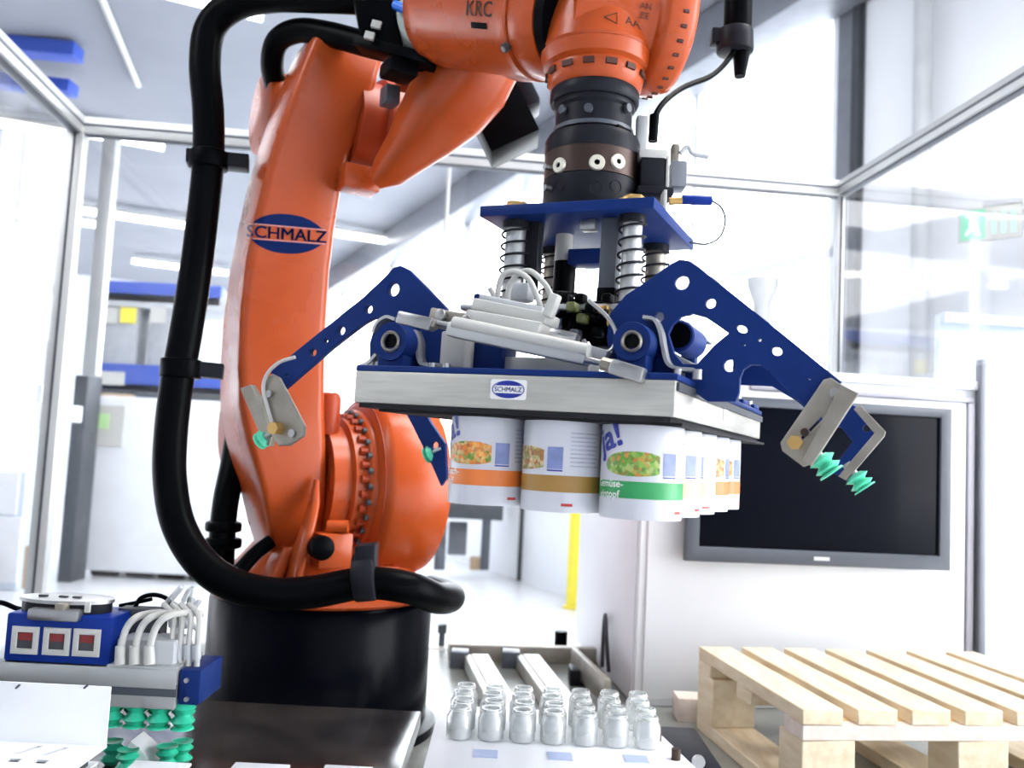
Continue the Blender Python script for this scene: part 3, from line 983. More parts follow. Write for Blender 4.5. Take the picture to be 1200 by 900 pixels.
def bellows(bm, a, ax, r, n=3, h=0.012):
    M = zframe(a, ax)
    prof = [(0, 0)]
    for i in range(n):
        z = i*h
        prof += [(r*0.55, z), (r*0.6, z+h*0.1), (r, z+h*0.5), (r*0.6, z+h*0.9)]
    prof += [(r*0.9, n*h), (r*0.95, n*h+0.002), (r*0.7, n*h), (0, n*h-0.003)]
    return lathe(bm, prof, M, 18)


for i in range(8):
    px = 20+i*28
    for jj in range(2):
        c = P(px, 822, ZU+0.02+jj*0.045); c.z = P(120, 821, ZU).z
        bm = new(); bellows(bm, c, V((0, 0, -1)), 0.0175, 2, 0.019); obj('suction_cup', bm, GREEN, un)

# white bent sheet standing in front
sh = thing('sheet_guard', P(65, 890, 1.24), 'white folded sheet-metal guard with slots in front of the blue switch box', 'guard')
a = P(-40, 870, 1.24); b_ = P(130, 805, 1.24); a2 = P(130, 876, 1.24)
bm = new(); box(bm, (a.x, 1.24, a2.z), (b_.x, 1.243, b_.z), None, 0.001); obj('upright_sheet', bm, WHITE, sh)
bm = new(); zt = a2.z
plate(bm, [(a.x, 1.06), (b_.x-0.0, 1.06), (b_.x, 1.243), (a.x, 1.243)], [[(x, 1.195), (x+0.008, 1.195), (x+0.022, 1.228), (x+0.014, 1.228)] for x in (P(18, 880, 1.2).x, P(50, 880, 1.2).x)]+[[(x, 1.165), (x+0.016, 1.165), (x+0.016, 1.178), (x, 1.178)] for x in (P(8, 890, 1.17).x, P(40, 890, 1.17).x)], 0.003,
      frame(V((0, 0, zt)), V((1, 0, 0)), V((0, 1, 0)), V((0, 0, 1))))
obj('folded_lip', bm, WHITE, sh)
bm = new(); box(bm, (a.x, 1.10, zt-0.03), (b_.x-0.02, 1.236, zt-0.006)); box(bm, (a.x, 1.07, zt-0.018), (b_.x, 1.09, zt-0.004)); box(bm, (a.x, 1.07, TB), (a.x+0.02, 1.09, zt-0.01)); box(bm, (b_.x-0.02, 1.07, TB), (b_.x, 1.09, zt-0.01)); obj('stay_dark_backing', bm, DARKG, sh)  # stays, plus dark backing added under the lip so its slots read shaded
for px in (18, 98):
    bm = new(); c = P(px, 807, 1.239); beam(bm, c, c+V((0.006, 0.0, 0.006)), 0.003, 0.003); obj('notch_clip', bm, GREYP, sh)

for i, (px, py) in enumerate(((132, 872), (150, 882), (196, 878), (214, 872))):
    c = PZ(px, py, TB+0.03); bm = new(); c.z = TB+0.001; bellows(bm, c, V((0, 0, 1)), 0.0165, 2, 0.016)
    obj('spare_suction_cup', bm, GREEN, label='loose green suction cup on the table, %s' % ['nearest the sheet guard', 'left of the white block', 'right of the white block', 'rightmost by the dark table'][i], cat='suction cup', group='loose suction cups on the table')

# small white cartons along the front edge
for i, (x0, x1, y0) in enumerate(((50, 118, 889), (160, 226, 891), (277, 341, 893), (382, 437, 896))):
    zt = TB+0.05
    a = PZ(x0, y0, zt); b_ = PZ(x1, y0+1, zt)
    t = thing('white_carton', V(((a.x+b_.x)/2, a.y-0.03, TB)), 'small white carton at the bottom edge, %s' % ['leftmost, before the sheet guard', 'below the green suction cups', 'on the dark table left of centre', 'nearest the jar tray on the dark table'][i], 'carton', 'small white cartons at the front')
    bm = new(); box(bm, (a.x, a.y-0.07, TB), (b_.x, a.y, zt-0.004), None, 0.001); obj('body', bm, WHITEP, t)
    bm = new(); box(bm, (a.x-0.001, a.y-0.071, zt-0.004), (b_.x+0.001, a.y+0.001, zt), None, 0.001); obj('lid', bm, WHITE, t)
t = thing('white_block', PZ(175, 872, TB+0.03), 'white block with a sloping top under the green suction cups', 'block')
bm = new(); a = PZ(148, 872, TB+0.03); b_ = PZ(205, 860, TB+0.03)
plate(bm, [(a.x, TB), (b_.x, TB), (b_.x-0.015, TB+0.025), (b_.x-0.035, TB+0.04), (a.x+0.01, TB+0.028)], [], 0.05, frame(V((0, a.y, 0)), V((1, 0, 0)), V((0, 0, 1)), V((0, -1, 0))), 0.002)
obj('block_body', bm, WHITE, t)

# ==================================================================== ROBOT
A = radians(30)
s_ = V((cos(A), sin(A), 0)); n_ = V((sin(A), -cos(A), 0)); up = V((0, 0, 1))
RB = P(374, 770, 2.2); RX, RY = RB.x, RB.y
rob = thing('industrial_robot', V((RX, RY, BED)), 'large orange industrial robot arm on a black round base', 'robot')
MR = frame(V((RX, RY, 0)), V((1, 0, 0)), V((0, 1, 0)), up)
zr = P(374, 716, 2.2-0.26).z
bm = new(); lathe(bm, [(0, BED), (0.285, BED), (0.285, BED+0.02), (0.262, BED+0.025), (0.262, zr-0.012), (0.255, zr), (0, zr)], MR, 64); obj('base', bm, BASEBLACK, rob)
bm = new(); lathe(bm, [(0, zr), (0.262, zr), (0.268, zr+0.006), (0.266, zr+0.018), (0.24, zr+0.026), (0, zr+0.03)], MR, 64); obj('turntable_rim', bm, ORANGE, rob)
# rotating column housing
SH = P(400, 590, 2.1)     # on the shoulder axis
zs = SH.z
bm = new()
secs = []
for z, hx, hy, ox in ((zr+0.02, 0.22, 0.20, 0), (zr+0.06, 0.20, 0.19, 0), (zr+0.12, 0.15, 0.16, 0.0), (zs-0.02, 0.13, 0.13, 0.02), (zs+0.08, 0.10, 0.10, 0.03)):
    secs.append([V((RX, RY, z))+s_*(x+ox)+n_*y for x, y in rrect(hx, hy, min(hx, hy)*0.6, 6)])
loft(bm, secs); obj('rotating_column', bm, ORANGE, rob)
# shoulder drum along s
D0 = P(378, 572, 2.12); D0.z = zs+0.045
# drum axis origin at link face, going right
MD = frame(D0, up, n_, up.cross(n_)) if up.cross(n_).dot(s_) > 0 else frame(D0, n_, up, n_.cross(up))
bm = new()
lathe(bm, [(0, -0.02), (0.140, -0.02), (0.140, 0.02), (0.155, 0.025), (0.155, 0.05), (0.172, 0.056), (0.176, 0.062), (0.176, 0.075), (0, 0.075)], MD, 56); obj('shoulder_gear', bm, ORANGE, rob)
bm = new()
lathe(bm, [(0, 0.070), (0.184, 0.070), (0.196, 0.078), (0.207, 0.087), (0.214, 0.098), (0.212, 0.222), (0.207, 0.234), (0.19, 0.242), (0, 0.250)], MD, 64); obj('shoulder_drum', bm, ORANGE, rob)
bm = new()
lathe(bm, [(0.184, 0.0765), (0.1990, 0.0765), (0.1990, 0.0785), (0.184, 0.0785), (0.184, 0.0765)], MD, 56); obj('drum_seam', bm, ORANGE2, rob)


def bolt_ring(M, R, z, r, h, n, m, par, name='bolt', a0=0.0):
    bm = new()
    b0 = None
    for i in range(n):
        t = a0+2*pi*i/n
        c = M @ V((R*cos(t), R*sin(t), z))
        ax = M.to_3x3() @ V((0, 0, 1))
        b = new(); cyl(b, c-ax*0.002, c+ax*h, r, n=8)
        obj(name, b, m, par)
    bm.free()


bolt_ring(MD, 0.157, 0.038, 0.009, 0.018, 30, ORANGE2, rob, 'flange_bolt')
bolt_ring(MD, 0.168, 0.050, 0.007, 0.008, 30, DARKG, rob, 'flange_socket', 0.1)

# link arm, lofted through cross-sections read at heights of the photograph
LNK = [  # py, px left, px right, depth Y, half depth along n
    (655, 312, 352, 2.12, 0.05), (640, 300, 368, 2.11, 0.08), (615, 292, 376, 2.10, 0.10), (570, 281, 378, 2.08, 0.11), (520, 266, 378, 2.06, 0.11), (480, 259, 377, 2.04, 0.105),
    (430, 259, 378, 2.02, 0.10), (380, 262, 380, 2.00, 0.095), (320, 270, 384, 1.98, 0.09), (270, 279, 390, 1.96, 0.09), (220, 290, 398, 1.95, 0.09),
    (180, 301, 409, 1.94, 0.095), (140, 314, 424, 1.93, 0.10), (105, 327, 437, 1.92, 0.10), (75, 340, 446, 1.92, 0.095), (60, 348, 444, 1.92, 0.08), (54, 358, 432, 1.92, 0.06)]
bm = new(); secs = []
for py, xl, xr, Y, hd in LNK:
    c = P((xl+xr)/2, py, Y)
    w2 = (xr-xl)/2*Y/F
    hw = max((w2-hd*sin(radians(18))*0.75)/cos(radians(18)), 0.02)
    secs.append([c+s_*x+n_*y for x, y in rrect(hw, hd, min(hw, hd)*0.22, 4)])
loft(bm, secs)
link_bvh = BVHTree.FromBMesh(bm)
link = obj('link_arm', bm, ORANGE, rob)
# lower web and lugs of the link
bm = new()
secs = [[P(px, py, Y)+s_*x+n_*y for x, y in rrect(w2, d2, min(w2, d2)*0.8, 4)] for px, py, Y, w2, d2 in ((371, 562, 1.985, 0.004, 0.01), (368, 590, 1.97, 0.009, 0.02), (362, 615, 1.96, 0.010, 0.025), (352, 645, 1.96, 0.010, 0.03), (342, 685, 1.96, 0.010, 0.04))]
loft(bm, secs); obj('column_rib', bm, ORANGE, rob)
bm = new()
secs = [[P(px, py, Y)+s_*x+n_*y for x, y in rrect(w2, d2, min(w2, d2)*0.8, 4)] for px, py, Y, w2, d2 in ((335, 640, 2.02, 0.012, 0.03), (322, 665, 2.0, 0.014, 0.05), (305, 700, 2.0, 0.016, 0.06))]
loft(bm, secs); obj('column_rib', bm, ORANGE, rob)
bm = new(); c = P(385, 640, 1.98); box(bm, (-0.03, -0.03, -0.045), (0.045, 0.03, 0.03), frame(c, s_, n_, up), 0.004); obj('stop_housing', bm, ORANGE, rob)
bm = new(); c = P(377, 642, 1.93); cyl(bm, c-n_*0.03, c+n_*0.014, 0.026, bev=0.006); obj('rubber_stop', bm, RUBBER, rob)
bm = new(); c = P(376, 604, 1.97); cyl(bm, P(384, 617, 1.97), P(408, 617, 1.97), 0.014, n=14); obj('stop_pin', bm, ORANGE, rob)
bm = new(); c = P(386, 460, 2.06); cyl(bm, c-up*0.1, c+up*0.0, 0.028, n=20, bev=0.012); obj('spring_cap', bm, ORANGE2, rob)
# side cover (left rear) of the link
bm = new(); cyl(bm, P(318, 135, 2.05)-s_*0.03, P(318, 135, 2.05)+s_*0.05, 0.10, bev=0.012); obj('elbow_cover', bm, ORANGE, rob)
bm = new(); cyl(bm, P(300, 500, 2.22)-s_*0.07, P(300, 500, 2.22)+s_*0.06, 0.11, bev=0.012); obj('shoulder_cover', bm, ORANGE2, rob)

# logo on the link arm, laid onto its surface
lc = P(334.5, 274, 1.9)
ldir = (lc-CAM).normalized()
lx = (P(386, 278.5, 1.9)-P(283, 270, 1.9)).normalized(); ly = ldir.cross(lx)*-1
if ly.z < 0: ly = -ly
LWd = (P(386, 278.5, 1.9)-P(283, 270, 1.9)).length


def on_link(p, off=0.0012):
    q = lc+lx*p.x+ly*p.y-ldir*0.3
    h, nn, i, d = link_bvh.ray_cast(q, ldir)
    if h is None:
        return lc+lx*p.x+ly*p.y
    return h-ldir*(off+p.z)


def lens(bm, hw, hh, band, fn, sign, n=36, off=0.0):
    rows = 6
    g = []
    for i in range(n+1):
        x = -hw+2*hw*i/n
        yo = hh*(1-(abs(x)/hw)**2.3)**0.75 if abs(x) < hw else 0
        yo = max(yo, band)
        g.append([bm.verts.new(fn(V((x, sign*(band+(yo-band)*j/rows), off)))) for j in range(rows+1)])
    for i in range(n):
        for j in range(rows):
            try: bm.faces.new((g[i][j], g[i+1][j], g[i+1][j+1], g[i][j+1]))
            except ValueError: pass
    bmesh.ops.remove_doubles(bm, verts=bm.verts, dist=1e-6)
    return bm


lc = lc+lx*0.003; hw = LWd*0.465; hh = 0.043; band = 0.0175
for s in (1, -1):
    bm = new(); lens(bm, hw, hh, band, on_link, s); obj('logo_field', bm, LOGOB, rob)
bm = new(); bold(bm, 'SCHMALZ', 0.0365, lambda p: on_link(V((p.x, p.y-0.0015, 0)), 0.0014), 0.0007, xs=1.07); obj('logo_lettering', bm, LOGOB, rob)
bm = new()
for s in (1, -1):
    g = []
    for i in range(25):
        x = -hw*0.96+2*hw*0.96*i/24
        g.append([bm.verts.new(on_link(V((x, s*(band-0.0008), 0)))), bm.verts.new(on_link(V((x, s*(band-0.0028), 0))))])
    for i in range(24):
        bm.faces.new((g[i][0], g[i+1][0], g[i+1][1], g[i][1]))
obj('logo_outline', bm, PINKY, rob)

# elbow
E0 = P(418, 148, 1.95)
ME_ = zframe(E0, s_)
bm = new(); lathe(bm, [(0, -0.02), (0.10, -0.02), (0.10, 0.035), (0.112, 0.04), (0.112, 0.075), (0.10, 0.08), (0.10, 0.10), (0, 0.10)], ME_, 48); obj('elbow_gear', bm, ORANGE2, rob)
bolt_ring(ME_, 0.104, 0.072, 0.007, 0.014, 22, DARKG, rob, 'elbow_bolt')
bm = new(); box(bm, (-0.03, -0.03, -0.025), (0.05, 0.03, 0.025), frame(P(484, 92, 1.82), s_, n_, up), 0.006); obj('hose_bracket', bm, ORANGE, rob)
bm = new(); box(bm, (-0.016, -0.02, -0.02), (0.016, 0.02, 0.02), frame(P(457, 113, 1.80), s_, n_, up), 0.004); obj('sensor_plug', bm, GREYP, rob)
bm = new(); box(bm, (-0.04, -0.03, -0.026), (0.04, 0.03, 0.026), frame(P(420, 211, 1.9), s_, n_, up), 0.004); obj('forearm_lug', bm, ORANGE, rob)
# forearm housing
FA = [(440, 213, 1.86, 10), (455, 200, 1.85, 20), (476, 178, 1.83, 27), (500, 150, 1.81, 38), (524, 122, 1.78, 47), (545, 92, 1.76, 52), (560, 66, 1.745, 50), (566, 48, 1.74, 44)]
bm = new(); cs = [P(x, y, Y) for x, y, Y, r in FA]; secs = []
for i, (x, y, Y, r) in enumerate(FA):
    t = (cs[min(i+1, len(cs)-1)]-cs[max(i-1, 0)]).normalized()
    a1 = t.cross(s_).normalized(); a2 = t.cross(a1).normalized()
    rr = r*Y/F
    secs.append([cs[i]+a2*px_*rr+a1*py_*rr*1.0 for px_, py_ in rrect(1, 1.0, 0.72, 5)])
loft(bm, secs); obj('forearm', bm, ORANGE, rob)
# forearm front tube (axis 4)
T0 = P(512, 12, 1.655); T1 = P(642, 20, 1.47); ax = (T1-T0).normalized(); TL = (T1-T0).length
MT = zframe(T0, ax)
bm = new()
lathe(bm, [(0, 0), (0.08, 0), (0.098, 0.02), (0.102, 0.05), (0.103, TL*0.90), (0.106, TL*0.92), (0.106, TL), (0.098, TL+0.004), (0, TL+0.004)], MT, 56); obj('wrist_tube', bm, ORANGE, rob)
bm = new()
lathe(bm, [(0, TL+0.003), (0.100, TL+0.003), (0.103, TL+0.008), (0.100, TL+0.04), (0.095, TL+0.056), (0, TL+0.058)], MT, 56); obj('wrist_collar', bm, ORANGE, rob)
bm = new()
lathe(bm, [(0, TL+0.055), (0.090, TL+0.055), (0.095, TL+0.060), (0.094, TL+0.078), (0, TL+0.078)], MT, 48); obj('wrist_gasket', bm, RUBBER, rob)
# lens-shaped bulge under the tube
bm = new(); c = P(603, 62, 1.6)
secs = []
for i in range(9):
    t = -1+2*i/8; k_ = sqrt(max(1-t*t, 0.02))
    secs.append([c+ax*t*0.075+(up*y*0.042*k_-up*0.008)+ax.cross(up)*x*0.07*k_ for x, y in circ(0, 0, 1, 20)])
loft(bm, secs); obj('gear_bulge', bm, ORANGE, rob)


def on_tube(M, R, ang0, L0, off):
    def f(p):
        t = ang0+p.y/R
        return M @ V(((R+off)*cos(t), (R+off)*sin(t), L0+p.x))
    return f


def tube_angle(M, px, py, R, z):
    """angle on a lathe surface nearest to a pixel"""
    best = None
    for i in range(720):
        t = 2*pi*i/720
        q_ = M @ V((R*cos(t), R*sin(t), z))
        nrm = (M.to_3x3() @ V((cos(t), sin(t), 0)))
        if nrm.dot(q_-CAM) > 0: continue
        d = q_-CAM; k2 = d.dot(fw); X = 600+F*d.dot(cr)/k2; Yp = 450-F*d.dot(cu)/k2
        e = (X-px)**2+(Yp-py)**2
        if best is None or e < best[0]: best = (e, t, X, Yp)
    return best[1]


def tube_hit(M, px, py, R, zr_):
    best = None
    for j in range(40):
        z = zr_[0]+(zr_[1]-zr_[0])*j/39
        for i in range(240):
            t = 2*pi*i/240
            nrm = (M.to_3x3() @ V((cos(t), sin(t), 0)))
            q_ = M @ V((R*cos(t), R*sin(t), z)); d = q_-CAM
            if nrm.dot(d) > 0: continue
            k2 = d.dot(fw); e = (600+F*d.dot(cr)/k2-px)**2+(450-F*d.dot(cu)/k2-py)**2
            if best is None or e < best[0]: best = (e, t, z)
    return best[1], best[2]


# printed warning sticker and marks on the tube
t0, z0 = tube_hit(MT, 562, 14, 0.1028, (0.03, TL))
sg = -1 if (MT @ V((0.1*cos(t0+0.2), 0.1*sin(t0+0.2), z0))).z < (MT @ V((0.1*cos(t0), 0.1*sin(t0), z0))).z else 1


def surf(M, R, t0, z0, sg, off=0.0008):
    return lambda p: M @ V(((R+off+p.z)*cos(t0+sg*p.y/R), (R+off+p.z)*sin(t0+sg*p.y/R), z0+p.x))


def patch(bm, fn, x0, x1, y0, y1, nx=2, ny=8):
    g = [[bm.verts.new(fn(V((x0+(x1-x0)*i/nx, y0+(y1-y0)*j/ny, 0)))) for j in range(ny+1)] for i in range(nx+1)]
    for i in range(nx):
        for j in range(ny):
            bm.faces.new((g[i][j], g[i+1][j], g[i+1][j+1], g[i][j+1]))
    return bm


fn = surf(MT, 0.1030, t0, z0, sg)
bm = new(); patch(bm, fn, -0.020, 0.020, -0.026, -0.016); obj('sticker_bar', bm, RUBBER, rob, label='black printed bar')
bm = new(); bold(bm, 'KRC', 0.034, lambda p: fn(V((p.x, p.y+0.004, 0.0))), 0.0005); obj('sticker_lettering', bm, BROWNM, rob)
for dx in (-0.014, 0.006, 0.028, 0.05):
    bm = new(); patch(bm, fn, dx, dx+0.0018, -0.052, -0.042); obj('index_mark', bm, ORANGE2, rob)
for px, py in ((644, 3), (626, 45)):
    t1, z1 = tube_hit(MT, px, py, 0.106, (0.06, TL))
    nrm = MT.to_3x3() @ V((cos(t1), sin(t1), 0)); c = MT @ V((0.104*cos(t1), 0.104*sin(t1), z1))
    bm = new(); cyl(bm, c, c+nrm*0.008, 0.008, n=12); pg = obj('screw_recess', bm, DARKG, rob)
    bm = new(); cyl(bm, c+nrm*0.006, c+nrm*0.011, 0.0045, n=10); obj('screw', bm, STEEL, pg)

# wrist body
TC = P(697, 110, 1.42)    # bottom of the neck, top of the tool column
tz = V((sin(radians(0)), 0, 1))
MN = frame(TC, V((1, 0, 0)), V((0, 1, 0)), up)
bm = new()
lathe(bm, [(0, 0.0), (0.068, 0.0), (0.076, 0.008), (0.080, 0.03), (0.078, 0.034), (0.086, 0.038), (0.090, 0.05), (0.092, 0.058), (0.089, 0.060), (0.092, 0.064), (0.089, 0.10), (0.080, 0.15), (0.07, 0.22), (0.05, 0.26), (0, 0.27)], MN, 56); obj('wrist_neck', bm, ORANGE, rob)
for i in range(14):
    t = 2*pi*i/14
    c = MN @ V((0.0785*cos(t), 0.0785*sin(t), 0.022)); b = new()
    nr = V((cos(t), sin(t), 0)); tg = V((-sin(t), cos(t), 0))
    box(b, (-0.009, -0.004, -0.0045), (0.009, 0.0035, 0.0045), frame(c, tg, nr, up)); obj('flange_slot', b, mat('slot_dark', (0.06, 0.012, 0.006), 0.6, noise=0.1) if i == 0 else MATS['slot_dark'], rob)
# wrist drum to the right
wa = V((cos(radians(14)), sin(radians(14)), 0))
W0_ = P(700, 16, 1.42)
MWd = zframe(W0_, wa)
bm = new()
lathe(bm, [(0, -0.06), (0.085, -0.06), (0.092, -0.03), (0.095, 0.03), (0.10, 0.07), (0.116, 0.078), (0.119, 0.084), (0.119, 0.118), (0.113, 0.130), (0.095, 0.138), (0, 0.142)], MWd, 64); obj('wrist_drum', bm, ORANGE, rob)
bolt_ring(MWd, 0.1185, 0.104, 0.0032, 0.007, 34, MATS['slot_dark'], rob, 'drum_bolt')
# embossed marks on the neck
t0 = tneck = tube_angle(MN, 722, 62, 0.0905, 0.085); fn = surf(MN, 0.0945, t0, 0.0, 1)


def neckfn(p):
    z = 0.085+p.y
    r = 0.092-(z-0.064)*0.0833+0.0006
    t = tneck+p.x/r
    return MN @ V((r*cos(t), r*sin(t), z))


bm = new(); text(bm, 'AAA', 0.020, neckfn, ext=0, align='LEFT', xs=1.1)
obj('embossed_lettering', bm, MATS['slot_dark'], rob)
bm = new(); pts = [V((-0.034, 0.0, 0)), V((-0.014, 0.009, 0)), V((-0.014, -0.009, 0)), V((-0.034, 0.0, 0))]
tube(bm, [neckfn(p) for p in pts], 0.0009, n=5, smooth=False); obj('embossed_arrow', bm, MATS['slot_dark'], rob)
t1, z1 = tube_hit(MWd, 756, 14, 0.096, (-0.03, 0.07))
fw2 = surf(MWd, 0.0975, t1, z1, 1)
sg = -1 if (MWd @ V((0.1*cos(t1+0.2), 0.1*sin(t1+0.2), z1))).z < (MWd @ V((0.1*cos(t1), 0.1*sin(t1), z1))).z else 1
bm = new(); text(bm, 'AN\nZE', 0.014, lambda p: surf(MWd, 0.0985, t1, z1, sg)(V((p.x, p.y, 0))), ext=0)
obj('embossed_lettering', bm, MATS['slot_dark'], rob)

# black axis motor behind
c = P(592, 130, 1.95)
Mm = frame(c, V((0.90, -0.1, 0.42)).normalized(), V((0.1, 0.995, 0.0)).normalized(), V((0, 0, 1)))
xx = V((0.88, 0.0, 0.47)).normalized(); zz = V((-0.47, 0, 0.88)).normalized()
Mm = frame(c, xx, V((0, 1, 0)), zz)
bm = new(); box(bm, (-0.075, -0.06, -0.09), (0.040, 0.06, 0.065), Mm, 0.001); mo = obj('wrist_motor', bm, RUBBER, rob)
bm = new(); box(bm, (0.035, -0.05, -0.03), (0.075, 0.05, 0.075), Mm, 0.01); box(bm, (-0.03, -0.055, 0.06), (0.06, 0.05, 0.09), Mm, 0.01); obj('motor_cap', bm, BLACKM, mo)
bm = new(); box(bm, (-0.065, -0.064, 0.035), (0.05, 0.064, 0.043), Mm, 0.001); obj('motor_seam', bm, DARKG, mo)

# hose pack
H1 = [(462, 2, 1.72), (430, -2, 1.74), (380, -4, 1.78), (320, -4, 1.84), (275, 6, 1.88), (247, 32, 1.90), (240, 75, 1.90), (244, 130, 1.90), (244, 190, 1.90), (238, 250, 1.90), (229, 320, 1.89), (217, 395, 1.87), (207, 450, 1.86), (200, 510, 1.84), (199, 560, 1.82), (208, 612, 1.80), (232, 655, 1.78), (268, 683, 1.77), (318, 696, 1.77), (370, 693, 1.78), (428, 683, 1.79), (480, 689, 1.80), (512, 701, 1.86), (528, 699, 1.98), (505, 690, 2.15)]
bm = new(); tube(bm, [P(*q) for q in H1], lambda t: 0.0335 if t < 0.45 else 0.0335-0.004*(t-0.45), n=20); obj('hose', bm, RUBBER, rob)
H2 = [(505, 72, 1.72), (470, 62, 1.75), (430, 52, 1.78), (385, 40, 1.82), (350, 36, 1.86), (326, 48, 1.9), (319, 75, 1.95), (325, 110, 2.02), (335, 160, 2.1)]
bm = new(); tube(bm, [P(*q) for q in H2], 0.026, n=16); obj('hose', bm, RUBBER, rob)
H3 = [(300, 400, 2.3), (285, 470, 2.25), (274, 540, 2.15), (263, 600, 2.1), (258, 680, 2.08)]
bm = new(); tube(bm, [P(*q) for q in H3], 0.030, n=16); h3 = obj('hose', bm, RUBBER, rob)
for py in (617, 636):
    bm = new(); c = P(262, py, 2.09); cyl(bm, c-up*0.012, c+up*0.012, 0.041, n=24, bev=0.006); obj('hose_collar', bm, RUBBER, h3)
H4 = [(318, 634, 2.0), (300, 648, 1.98), (284, 665, 1.96), (262, 690, 1.94)]
bm = new(); tube(bm, [P(*q) for q in H4], 0.016, n=12); obj('hose', bm, RUBBER, rob)
for (x0, x1, y0, Y, xc, hz) in ((219, 292, 188, 1.9, 245, 0.019), (192, 262, 432, 1.865, 212, 0.020)):
    a = P(x0, y0-3, Y); b_ = P(x1, y0+4, Y+0.03)
    bm = new(); beam(bm, a, b_, 0.05, hz*1.6, bev=0.003); k_ = obj('hose_clamp', bm, BLACKM, rob)
    c = P(xc, y0, Y); bm = new(); cyl(bm, c-up*hz, c+up*hz, 0.042, n=24, bev=0.004); obj('clamp_ring', bm, RUBBER, k_)
c = P(428, 676, 1.79); bm = new(); tg = (P(445, 683, 1.79)-P(410, 686, 1.79)).normalized(); cyl(bm, c-tg*0.022, c+tg*0.022, 0.048, n=24, bev=0.006); box(bm, (-0.02, -0.03, 0.0), (0.02, 0.03, 0.065), frame(c, tg, tg.cross(up)*-1, up), 0.004); obj('hose_clamp', bm, BLACKM, rob)
# clamp block at the top with white squares, tray strip
bm = new(); box(bm, (-0.05, -0.03, -0.10), (0.03, 0.03, 0.05), frame(P(445, 5, 1.70), (P(460, 0, 1.7)-P(440, 0, 1.7)).normalized(), V((0, 1, 0)), V((-0.25, 0, 0.97)).normalized()), 0.008); hc = obj('hose_clamp', bm, RUBBER, rob)
for px, py in ((441, 29), (433, 42)):
    c = P(px, py, 1.655); bm = new(); box(bm, (-0.009, -0.004, -0.007), (0.009, 0.004, 0.007), frame(c, V((0.94, 0, -0.2)).normalized(), V((0, 1, 0)), V((0.2, 0, 0.94)).normalized())); obj('clamp_nut', bm, WHITEP, hc)
bm = new(); beam(bm, P(420, 52, 1.70), P(506, 74, 1.66), 0.05, 0.020); box(bm, (-0.03, -0.03, -0.03), (0.03, 0.03, 0.0), frame(P(468, 74, 1.68), s_, n_, up), 0.006); obj('cable_tray', bm, RUBBER, rob)
# milky guard tube and blue hose
bm = new(); Mg = zframe(P(445, 40, 1.76), (P(530, 30, 1.70)-P(445, 40, 1.76)))
lathe(bm, [(0, 0), (0.03, 0), (0.075, 0.1), (0.085, 0.13), (0.08, 0.137), (0, 0.137)], Mg, 32); obj('cable_guard', bm, MILKY, rob, label='milky pale cable guard')
bm = new(); tube(bm, [P(463, 6, 1.66), P(480, 12, 1.64), P(497, 8, 1.64), (P(515, -8, 1.64))], 0.009, n=12); obj('hose', bm, BLUEH, rob, label='bright blue hose')
# cable from the top right to the tool
bm = new(); tube(bm, [P(866, -30, 1.6), P(864, 20, 1.6), P(862, 50, 1.6), P(856, 66, 1.58), P(835, 88, 1.55), P(800, 103, 1.5), P(776, 122, 1.46), P(765, 145, 1.44), P(765, 165, 1.43)], 0.005, n=8); obj('sensor_cable', bm, RUBBER, rob)
bm = new(); cyl(bm, P(867, -60, 1.6), P(864, 40, 1.6), 0.026, n=20, bev=0.003); cyl(bm, P(869, 60, 1.6), P(867, 90, 1.6), 0.016, 0.010, n=16); pl = obj('hose_end', bm, RUBBER, rob)
bm = new(); cyl(bm, P(861, 36, 1.6), P(861, 62, 1.6), 0.034, n=24, bev=0.004); box(bm, (-0.045, -0.015, -0.012), (-0.02, 0.015, 0.015), frame(P(861, 46, 1.6), V((1, 0, 0)), V((0, 1, 0)), up), 0.003); obj('hose_end_collar', bm, BLACKM, pl)

# ==================================================================== GRIPPER
PH = radians(23.8)
TI = radians(1.0); gu = V((cos(PH)*cos(TI), -sin(PH)*cos(TI), -sin(TI))); gv = V((sin(PH), cos(PH), 0))
GO = V((0.188, 1.03, 1.454)); gz = gu.cross(gv)
GW, GL, GH = 0.438, 0.67, 0.043
MG = frame(GO, gu, gv, gz)


def GP_(px, py, v):
    """point where the pixel ray meets the gripper plane at depth v (local u, z)"""
    p = MG.inverted() @ onplane(px, py, GO+gv*v, gv)
    return (p.x, p.z)


def GM(v):
    return frame(GO+gv*v, gu, gz, gu.cross(gz))


gr = thing('area_gripper', GO+gu*(-GW/2)+gv*(GL/2), 'silver and blue vacuum gripper with spring posts and swing arms, holding the cans', 'gripper')
bm = new(); box(bm, (-GW, 0, 0), (0, GL, GH), MG, 0.002); obj('suction_box', bm, ALU, gr)
bm = new(); box(bm, (-GW+0.01, 0.0, -0.006), (-0.004, GL-0.01, 0.0), MG); box(bm, (-GW+0.035, 0.01, -0.010), (0.008, GL+0.0, -0.006), MG); obj('foam_pad', bm, FOAM, gr)
bm = new(); box(bm, (-GW, 0.0, GH), (0.002, GL, GH+0.008), MG, 0.002); obj('top_plate', bm, BLUE, gr)
bm = new(); box(bm, (-0.003, 0.004, GH*0.72), (0.0035, GL, GH-0.002), MG); obj('edge_seam', bm, DARKG, gr)
bm = new(); box(bm, (-0.001, 0.30, 0.014), (0.001, 0.335, 0.032), MG); obj('type_plate', bm, WHITEP, gr)
